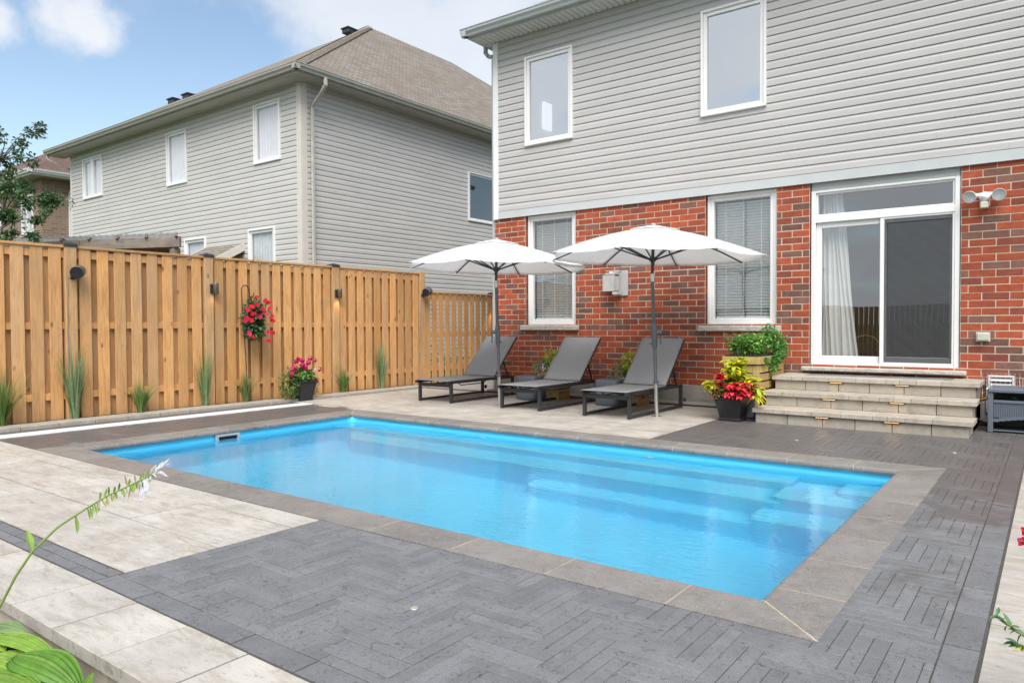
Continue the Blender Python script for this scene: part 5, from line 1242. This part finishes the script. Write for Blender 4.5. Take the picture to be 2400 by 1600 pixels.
for k in range(5):
    if z<.13: break
    b.box(px0+.07,px1-.07,py0+.006,py0+.022,z+.0,z+.092,pc(),.003); b.box(px1-.022,px1-.006,py0+.07,py1-.07,z,z+.085,pc(),.003); b.box(px0+.006,px0+.022,py0+.07,py1-.07,z,z+.085,pc(),.003); z-=.104
b.build('slats',mt['pine'],t)
b=MB(); frame(b,px0+.03,px1-.03,0,.02,0,.001,.0) if False else None
b.box(px0+.01,px1-.01,py0+.012,py0+.045,hz_-.10,hz_+.012,(1,1,1),.004); b.box(px0+.01,px1-.01,py1-.045,py1-.012,hz_-.10,hz_+.012,(1,1,1),.004); b.box(px0+.01,px0+.04,py0+.0455,py1-.0455,hz_-.10,hz_+.012,(1,1,1),.004); b.box(px1-.04,px1-.01,py0+.0455,py1-.0455,hz_-.10,hz_+.012,(1,1,1),.004); b.build('liner',mt['black'],t)
b=MB(); b.box(px0+.042,px1-.042,py0+.047,py1-.047,hz_-.08,hz_-.03); b.build('soil',mt['soil'],t)
b=MB(); GH=[(.20,.44,.08),(.26,.50,.11),(.14,.33,.06),(.32,.56,.14)]
for _ in range(230):
    x=U(px0+.03,px1-.02); y=U(py0+.04,py1-.25); h=U(.12,.29); top_=Vector((x+U(-.05,.05),y+U(-.05,.02),hz_+h)); b.tube([(x,y,hz_-.04),top_],.0022,4,(.2,.33,.1),cap=False)
    for k in range(9):
        q=Vector((x,y,hz_)).lerp(top_,U(.35,1)); d=rv(); d.z=U(-.2,.4); leaf(b,q,d,(0,0,1),U(.036,.068),U(.026,.042),mul(random.choice(GH),U(.8,1.2)),.35,2,.3)
for (x,y,z,r_,n_) in ((-2.98,9.5,1.03,.13,300),(-2.90,9.65,.93,.14,300),(-2.84,9.5,.82,.10,220),(-2.83,9.35,.72,.07,160),(-2.84,9.30,.62,.055,110),(-2.86,9.05,.70,.05,60),(-2.85,9.7,.80,.10,160)):
    leaf_ball(b,(x,y,z),r_,n_,.038,.03,[(.12,.34,.07),(.08,.25,.05),(.17,.40,.09)],sq=(.8,1,1),shell=.3)
b.build('herbs',mt['leaf'],t)
# black pot with coleus
t=thing('coleus_pot','black square pot of red and yellow coleus at the left end of the steps','flower pot',(-3.10,8.60,0))
pot(t,-3.12,8.60,.245,.36,.285,mt['potblk'],rot=0)
b=MB(); YL=[(.80,.74,.03),(.90,.80,.05),(.66,.70,.05),(.50,.62,.06)]; RD=[(.80,.05,.07),(.88,.09,.11),(.66,.03,.05)]; RG=[(.35,.05,.03),(.30,.35,.05),(.45,.10,.04),(.22,.30,.05)]
def whorl(c0,n_,L,W,cols,droop=.3):
    for k in range(n_):
        a=2*math.pi*k/n_+U(-.3,.3); leaf(b,Vector(c0),(math.cos(a),math.sin(a),U(-.25,.5)),(0,0,1),L*U(.8,1.15),W*U(.85,1.15),mul(random.choice(cols),U(.85,1.15)),droop,4,.25)
for _ in range(46): whorl((-3.10+U(-.13,.11),8.58+U(-.10,.12),.45+U(0,.28)),6,.095,.05,YL)
for _ in range(26): whorl((-3.34+U(-.08,.06),8.50+U(-.05,.1),.36+U(0,.10)),6,.09,.048,YL)
for _ in range(20): whorl((-2.92+U(-.07,.07),8.56+U(-.06,.1),.46+U(-.06,.06)),6,.10,.05,YL)
for _ in range(5): whorl((-2.80+U(-.04,.05),8.55+U(-.04,.1),.33+U(-.05,.08)),5,.12,.035,YL,.7)
for _ in range(46): whorl((-2.99+U(-.13,.14),8.42+U(-.05,.10),.33+U(-.03,.14)),6,.062,.042,RD,.5)
for _ in range(7): whorl((-3.20+U(-.03,.04),8.44+U(-.03,.06),.46+U(-.05,.12)),6,.075,.05,[(.62,.012,.03)],.4)
for _ in range(46): whorl((-3.25+U(-.10,.13),8.45+U(-.06,.1),.30+U(-.02,.11)),6,.042,.028,RG,.4)
for _ in range(30): whorl((-2.88+U(-.05,.07),8.50+U(-.05,.12),.35+U(-.02,.10)),6,.045,.03,RG,.4)
leaf_ball(b,(-3.10,8.58,.38),.15,500,.05,.03,[(.16,.28,.05),(.1,.2,.04)],sq=(1.1,1,.9)); 
for _ in range(22): whorl((-3.05+U(-.07,.07),8.62+U(-.05,.05),.58+U(-.05,.18)),6,.06,.045,[(.35,.52,.06),(.6,.62,.05)])
b.build('coleus_leaves',mt['leaf'],t)
t=thing('grey_bucket','plain slate plastic tub tucked behind the black coleus pot','tub',(-3.0,8.84,0))
b=MB(); b.lathe([(0,.005),(.12,.005),(.125,.01),(.14,.27),(.15,.275),(.15,.30),(.14,.30),(.13,.02)],-3.03,8.96,22); b.build('tub_body',mt['greyplastic'],t)
# ---------------------------------------------------------------- hosta in the mulch bed
def hosta_leaf(mb,base,tip,W,c,arch=.05,rib=(.30,.42,.10),up=(0,0,1),nu=30,nv=18,edge=None):
    base=Vector(base); tip=Vector(tip); d=tip-base; L=d.length; d.normalize(); n=Vector(up); n=(n-d*n.dot(d)).normalized(); s_=d.cross(n)
    vs=[];cl=[]
    for j in range(nv+1):
        t=j/nv; w_=W*.5*(math.sin(math.pi*min(1,t**.72*.995+.004))**.62)*(1-.15*t); 
        if j==nv: w_=.001
        for i in range(nu+1):
            u_=-1+2*i/nu; off=arch*math.sin(math.pi*t*.9)+.012*math.sin(abs(u_)*math.pi*6.5)*w_/.05*.32-.35*abs(u_)**1.6*w_*.5+.10*w_*(1-abs(u_)*2 if abs(u_)<.12 else 0)*-1
            vs.append(base+d*(L*t)+s_*(u_*w_)+n*(off-.10*L*t*t)); 
    i0=len(mb.v); mb.v+=[tuple(v) for v in vs]
    for j in range(nv):
        for i in range(nu):
            u_=abs(-1+2*(i+.5)/nu); k=1+.14*math.sin(u_*math.pi*13)
            cc=mul(c,k)
            if u_<.07: cc=tuple(a*.75+b_*.25 for a,b_ in zip(c,(.45,.55,.2)))
            mb.f.append((i0+j*(nu+1)+i,i0+j*(nu+1)+i+1,i0+(j+1)*(nu+1)+i+1,i0+(j+1)*(nu+1)+i)); mb.c.append(cc); mb.sm.append(True)
ht=thing('hosta','broad ribbed green hosta leaves in the black mulch at the lower left','hosta',(-3.15,.86,-.13))
GL=(.25,.42,.06); GD=(.13,.29,.035); GG=(.24,.36,.15)
C0=Vector((-3.16,.86,-.06))
specs=[((-3.36,.98,-.03),(-3.17,1.085,.0),.14,GG),((-3.22,.98,.0),(-2.83,1.08,-.01),.11,GL),((-3.10,.92,-.02),(-2.79,1.0,-.045),.15,(.26,.42,.06)),
((-2.93,.98,.01),(-2.64,1.07,-.055),.19,GD),((-3.02,.86,-.05),(-2.60,.95,.0),.13,(.18,.34,.04)),((-3.2,.8,-.03),(-3.0,.72,-.06),.15,GL),((-3.35,.85,-.02),(-3.55,.95,-.05),.15,GD),((-3.1,.9,-.05),(-2.92,.96,-.09),.12,(.13,.28,.05)),((-3.25,.78,-.03),(-3.1,.6,-.08),.14,GL),((-3.3,.92,-.02),(-3.05,.98,.005),.13,(.24,.42,.05))]
for base_,tip_,w_,c_h in specs:
    b=MB(); hosta_leaf(b,base_,tip_,w_,c_h,arch=.035); b.build('leaf',mt['leaf'],ht)
b=MB()
for base_,tip_,w_,c_h in specs: b.tube([(-3.15,.84,-.14),tuple(Vector(base_)*.5+Vector((-3.15,.84,-.12))*.5),base_],[.006,.005,.004],6,(.22,.36,.10))
b.build('stems',mt['leaf'],ht)
t=thing('seedling','small upright round-leaved seedling in the mulch beside the hosta','seedling',(-2.62,1.06,-.13))
b=MB(); hosta_leaf(b,(-2.61,1.055,-.08),(-2.588,1.08,.003),.05,(.16,.33,.06),.006,up=(.3,-.9,.2)); hosta_leaf(b,(-2.65,1.0,-.12),(-2.60,1.02,-.07),.05,(.14,.30,.06),.006,up=(.3,-.5,.6)); b.tube([(-2.62,1.06,-.14),(-2.61,1.055,-.075)],.003,6,(.2,.3,.1)); b.build('seedling_leaves',mt['leaf'],t)
# flower stalk
b=MB(); SP=[(-3.30,.94,-.16),(-3.26,.97,0.0),(-3.192,1.013,.111),(-3.15,1.05,.22),(-3.096,1.091,.319),(-3.02,1.15,.41),(-2.932,1.219,.483),(-2.87,1.27,.53),(-2.801,1.32,.568),(-2.75,1.36,.60),(-2.706,1.393,.640)]
b.tube(SP,[.0055,.005,.005,.0048,.0045,.004,.0036,.0032,.0028,.0024,.002],8,(.34,.48,.14))
SPv=[Vector(p) for p in SP]
def along(f):
    k=f*(len(SPv)-1); i=min(int(k),len(SPv)-2); return SPv[i].lerp(SPv[i+1],k-i),(SPv[i+1]-SPv[i]).normalized()
side_=Vector((.8,.6,0))
p,d=along(.40); leaf(b,p,Vector((-.25,-.2,1)),(-.6,.8,0),.085,.028,(.32,.50,.10),-.1,5,.5); leaf(b,along(.56)[0],(.1,.1,-1),(-.6,.8,0),.07,.016,(.28,.42,.10),.1,4,.5)
for k in range(34):
    f=.60+.37*k/34; p,d=along(f); sgn=1 if k%2 else -1
    L=.040*(1-.55*(f-.60)/.40)*U(.8,1.25); dd=(d*.45+Vector((0,0,sgn*.9))+side_*U(-.3,.3)).normalized() if rnd()<.7 else (d*.3+Vector((0,0,-1))).normalized()
    leaf(b,p,dd,(-.6,.8,0),L,.0095,mul(random.choice([(.30,.45,.10),(.38,.50,.14),(.16,.30,.08)]),U(.8,1.2)),.15,4,.6)
for k in range(8):
    f=U(.62,.90); p,d=along(f); leaf(b,p,(U(-.3,.3),U(-.1,.1),-1 if rnd()<.7 else 1),(-.6,.8,0),U(.03,.055),.008,random.choice([(.60,.45,.28),(.5,.38,.22),(.62,.55,.42)]),.2,4,.5)
b.build('flower_stalk',mt['leaf'],ht)
b=MB()
for k in range(26):
    f=U(.91,1.0); p,d=along(f); dd=(d*U(.4,1)+Vector((U(-.5,.5),U(-.3,.3),U(-.8,.5)))).normalized(); leaf(b,p,dd,(-.6,.8,.2),U(.018,.045),.009,mul((.82,.80,.86),U(.9,1.05)),.2,4,.5)
for k in range(9):
    p,d=along(U(.84,.90)); leaf(b,p,(U(-.15,.25),U(-.1,.1),-1),(-.6,.8,.2),U(.05,.085),.015,(.80,.79,.85),.1,5,.6)
for k in range(4):
    p,d=along(.95); leaf(b,p,(.9,.6,U(-.5,-.2)),(-.6,.8,.2),U(.04,.06),.010,(.85,.84,.88),.1,4,.5)
b.build('white_blossoms',mt['petal'],ht)
# ---------------------------------------------------------------- rose-like shrub entering at the right edge
t=thing('flowering_shrub','thin-stemmed leafy plant with red-pink blooms leaning in at the right edge','shrub',(.36,2.72,0))
b=MB(); GR=[(.09,.22,.09),(.13,.27,.10),(.07,.17,.06)]
def sprig(pts,n_,L,W):
    b.tube(pts,[.004]*(len(pts)-1)+[.0015],6,(.20,.26,.10)); P_=[Vector(p) for p in pts]
    for k in range(n_):
        f=(.25+.75*k/n_)*(len(P_)-1); i=min(int(f),len(P_)-2); p=P_[i].lerp(P_[i+1],f-i); dd=(P_[i+1]-P_[i]).normalized()
        leaf(b,p,(dd*.6+rv()*.9),(0,-.3,1),L*U(.7,1.2),W*U(.8,1.2),mul(random.choice(GR),U(.8,1.2)),.25,3,.3)
sprig([(.36,2.72,0),(.14,2.66,.14),(.0,2.64,.20),(-.085,2.625,.245),(-.138,2.62,.288)],34,.040,.014)
sprig([(.36,2.72,0),(.12,2.67,.13),(.0,2.64,.17),(-.06,2.63,.20),(-.095,2.62,.215)],20,.036,.014)
sprig([(.36,2.72,0),(.14,2.70,.34),(.02,2.68,.46),(-.045,2.672,.50)],16,.035,.013)
sprig([(.36,2.72,0),(.22,2.76,.30),(.16,2.72,.52)],30,.04,.015); sprig([(.36,2.72,0),(.42,2.74,.35),(.38,2.78,.6)],40,.04,.016)
b.build('stems_and_leaves',mt['leaf'],t)
b=MB()
for c0,n_ in (((-.068,2.672,.505),4),((-.075,2.672,.535),2),((.0,2.67,.47),4),((.16,2.72,.54),6),((.38,2.78,.62),6)):
    for _ in range(n_): flower(b,Vector(c0)+rv()*.010,(U(-.6,.2),-.8,U(-.2,.6)),.017,random.choice([(.72,.03,.10),(.65,.05,.22),(.6,.02,.05)]),4,(.75,.45,.1))
b.build('blossoms',mt['petal'],t)
# yellowish bud tip on the lower sprig
b=MB(); 
for _ in range(9): leaf(b,Vector((-.075,2.62,.20))+rv()*.012,rv(),(0,0,1),.022,.014,(.60,.55,.10),.2,2)
b.build('buds',mt['petal'],t)
# ---------------------------------------------------------------- tree beyond the fence
def tree():
    tx,ty_=-14.4,3.0
    t=thing('pear_tree','leafy pear-like tree reaching in from the far left beyond the fence','tree',(tx,ty_,0))
    b=MB(); b.tube([(tx,ty_,-.05),(tx+.05,ty_,1.2),(tx,ty_+.05,2.4),(tx-.05,ty_+.1,3.8),(tx,ty_,5.2)],[.11,.095,.075,.05,.02],10)
    cl=[]
    def limb(p,q,r0,r1,sag=0):
        p=Vector(p);q=Vector(q); mid=p.lerp(q,.5)+Vector((U(-.06,.06),U(-.06,.06),.08+sag)); b.tube([p,p.lerp(mid,.5)+Vector((0,0,.02)),mid,mid.lerp(q,.5),q],[r0,r0*.8,r0*.6,(r0*.4+r1)/2,r1],7); return [p,mid,q]
    T1=[(-12.69,4.92,3.1),(-12.62,4.71,2.9),(-12.87,4.54,3.13),(-13.1,4.62,3.4),(-13.03,4.42,3.27),(-13.13,4.33,2.93),(-13.02,4.41,2.6),(-12.75,4.61,2.6),(-12.77,4.86,3.2),(-12.92,4.49,2.87),(-13.08,4.38,3.4),(-12.9,4.76,3.17)]
    T2=[(-12.92,4.78,4.31),(-12.99,4.67,4.3),(-13.1,4.59,4.1),(-13.26,4.51,4.01),(-12.79,4.61,3.7),(-13.14,4.36,4.13),(-13.32,4.47,3.74),(-12.95,4.49,3.83),(-13.19,4.31,3.53)]
    L=[((tx,ty_,1.9),(-13.3,4.2,2.55)),((tx,ty_,2.2),(-13.2,4.35,2.95)),((tx,ty_,2.8),(-13.3,4.35,3.75))]
    h1,h2,h3=[Vector(q) for _,q in L]
    for q in T1: m3=limb(h1 if q[2]<2.95 else h2,q,.011,.003); cl.append(Vector(q)); cl.append(m3[1].lerp(m3[2],.75))
    for q in T2: m3=limb(h3,q,.010,.003); cl.append(Vector(q))
    for k in range(9):
        a=R(40*k+10); z=1.9+.38*k; L.append(((tx,ty_,z),(tx+U(.9,1.3)*math.cos(a),ty_+U(.8,1.2)*math.sin(a)-.2,z+U(.5,1.1))))
    for p,q in L:
        m3=limb(p,q,.028,.010)
        for k in range(3):
            s0=m3[1].lerp(m3[2],U(.1,.9)); e_=s0+Vector((U(-.25,.25),U(-.25,.25),U(-.2,.3))); limb(s0,e_,.008,.003); cl.append(e_)
        cl.append(m3[2]); cl.append(m3[1].lerp(m3[2],.6))
    b.build('trunk',mt['bark'],t)
    b=MB(); cols=[(.07,.155,.06),(.055,.125,.06),(.10,.20,.07),(.15,.22,.07),(.05,.10,.05)]
    for c0 in cl:
        for s2 in range(2):
            cc=c0+Vector((U(-.09,.09),U(-.09,.09),U(-.08,.08))); leaf_ball(b,cc,U(.07,.13),random.randint(32,56),.058,.040,cols,shell=.2,sq=(1,1,.8),curl=.2)
    b.build('crown',mt['leaf'],t)
tree()
# a few loose shrubs beyond the neighbour gap, seen only through the fence slits
t=thing('yard_shrub','low green shrub glimpsed through the slits of the lower fence','shrub',(-10.9,11.6,0))
b=MB(); leaf_ball(b,(-10.8,11.6,.35),.45,700,.07,.035,G1,sq=(1,2.4,.8),shell=.3); b.build('foliage',mt['leaf'],t)
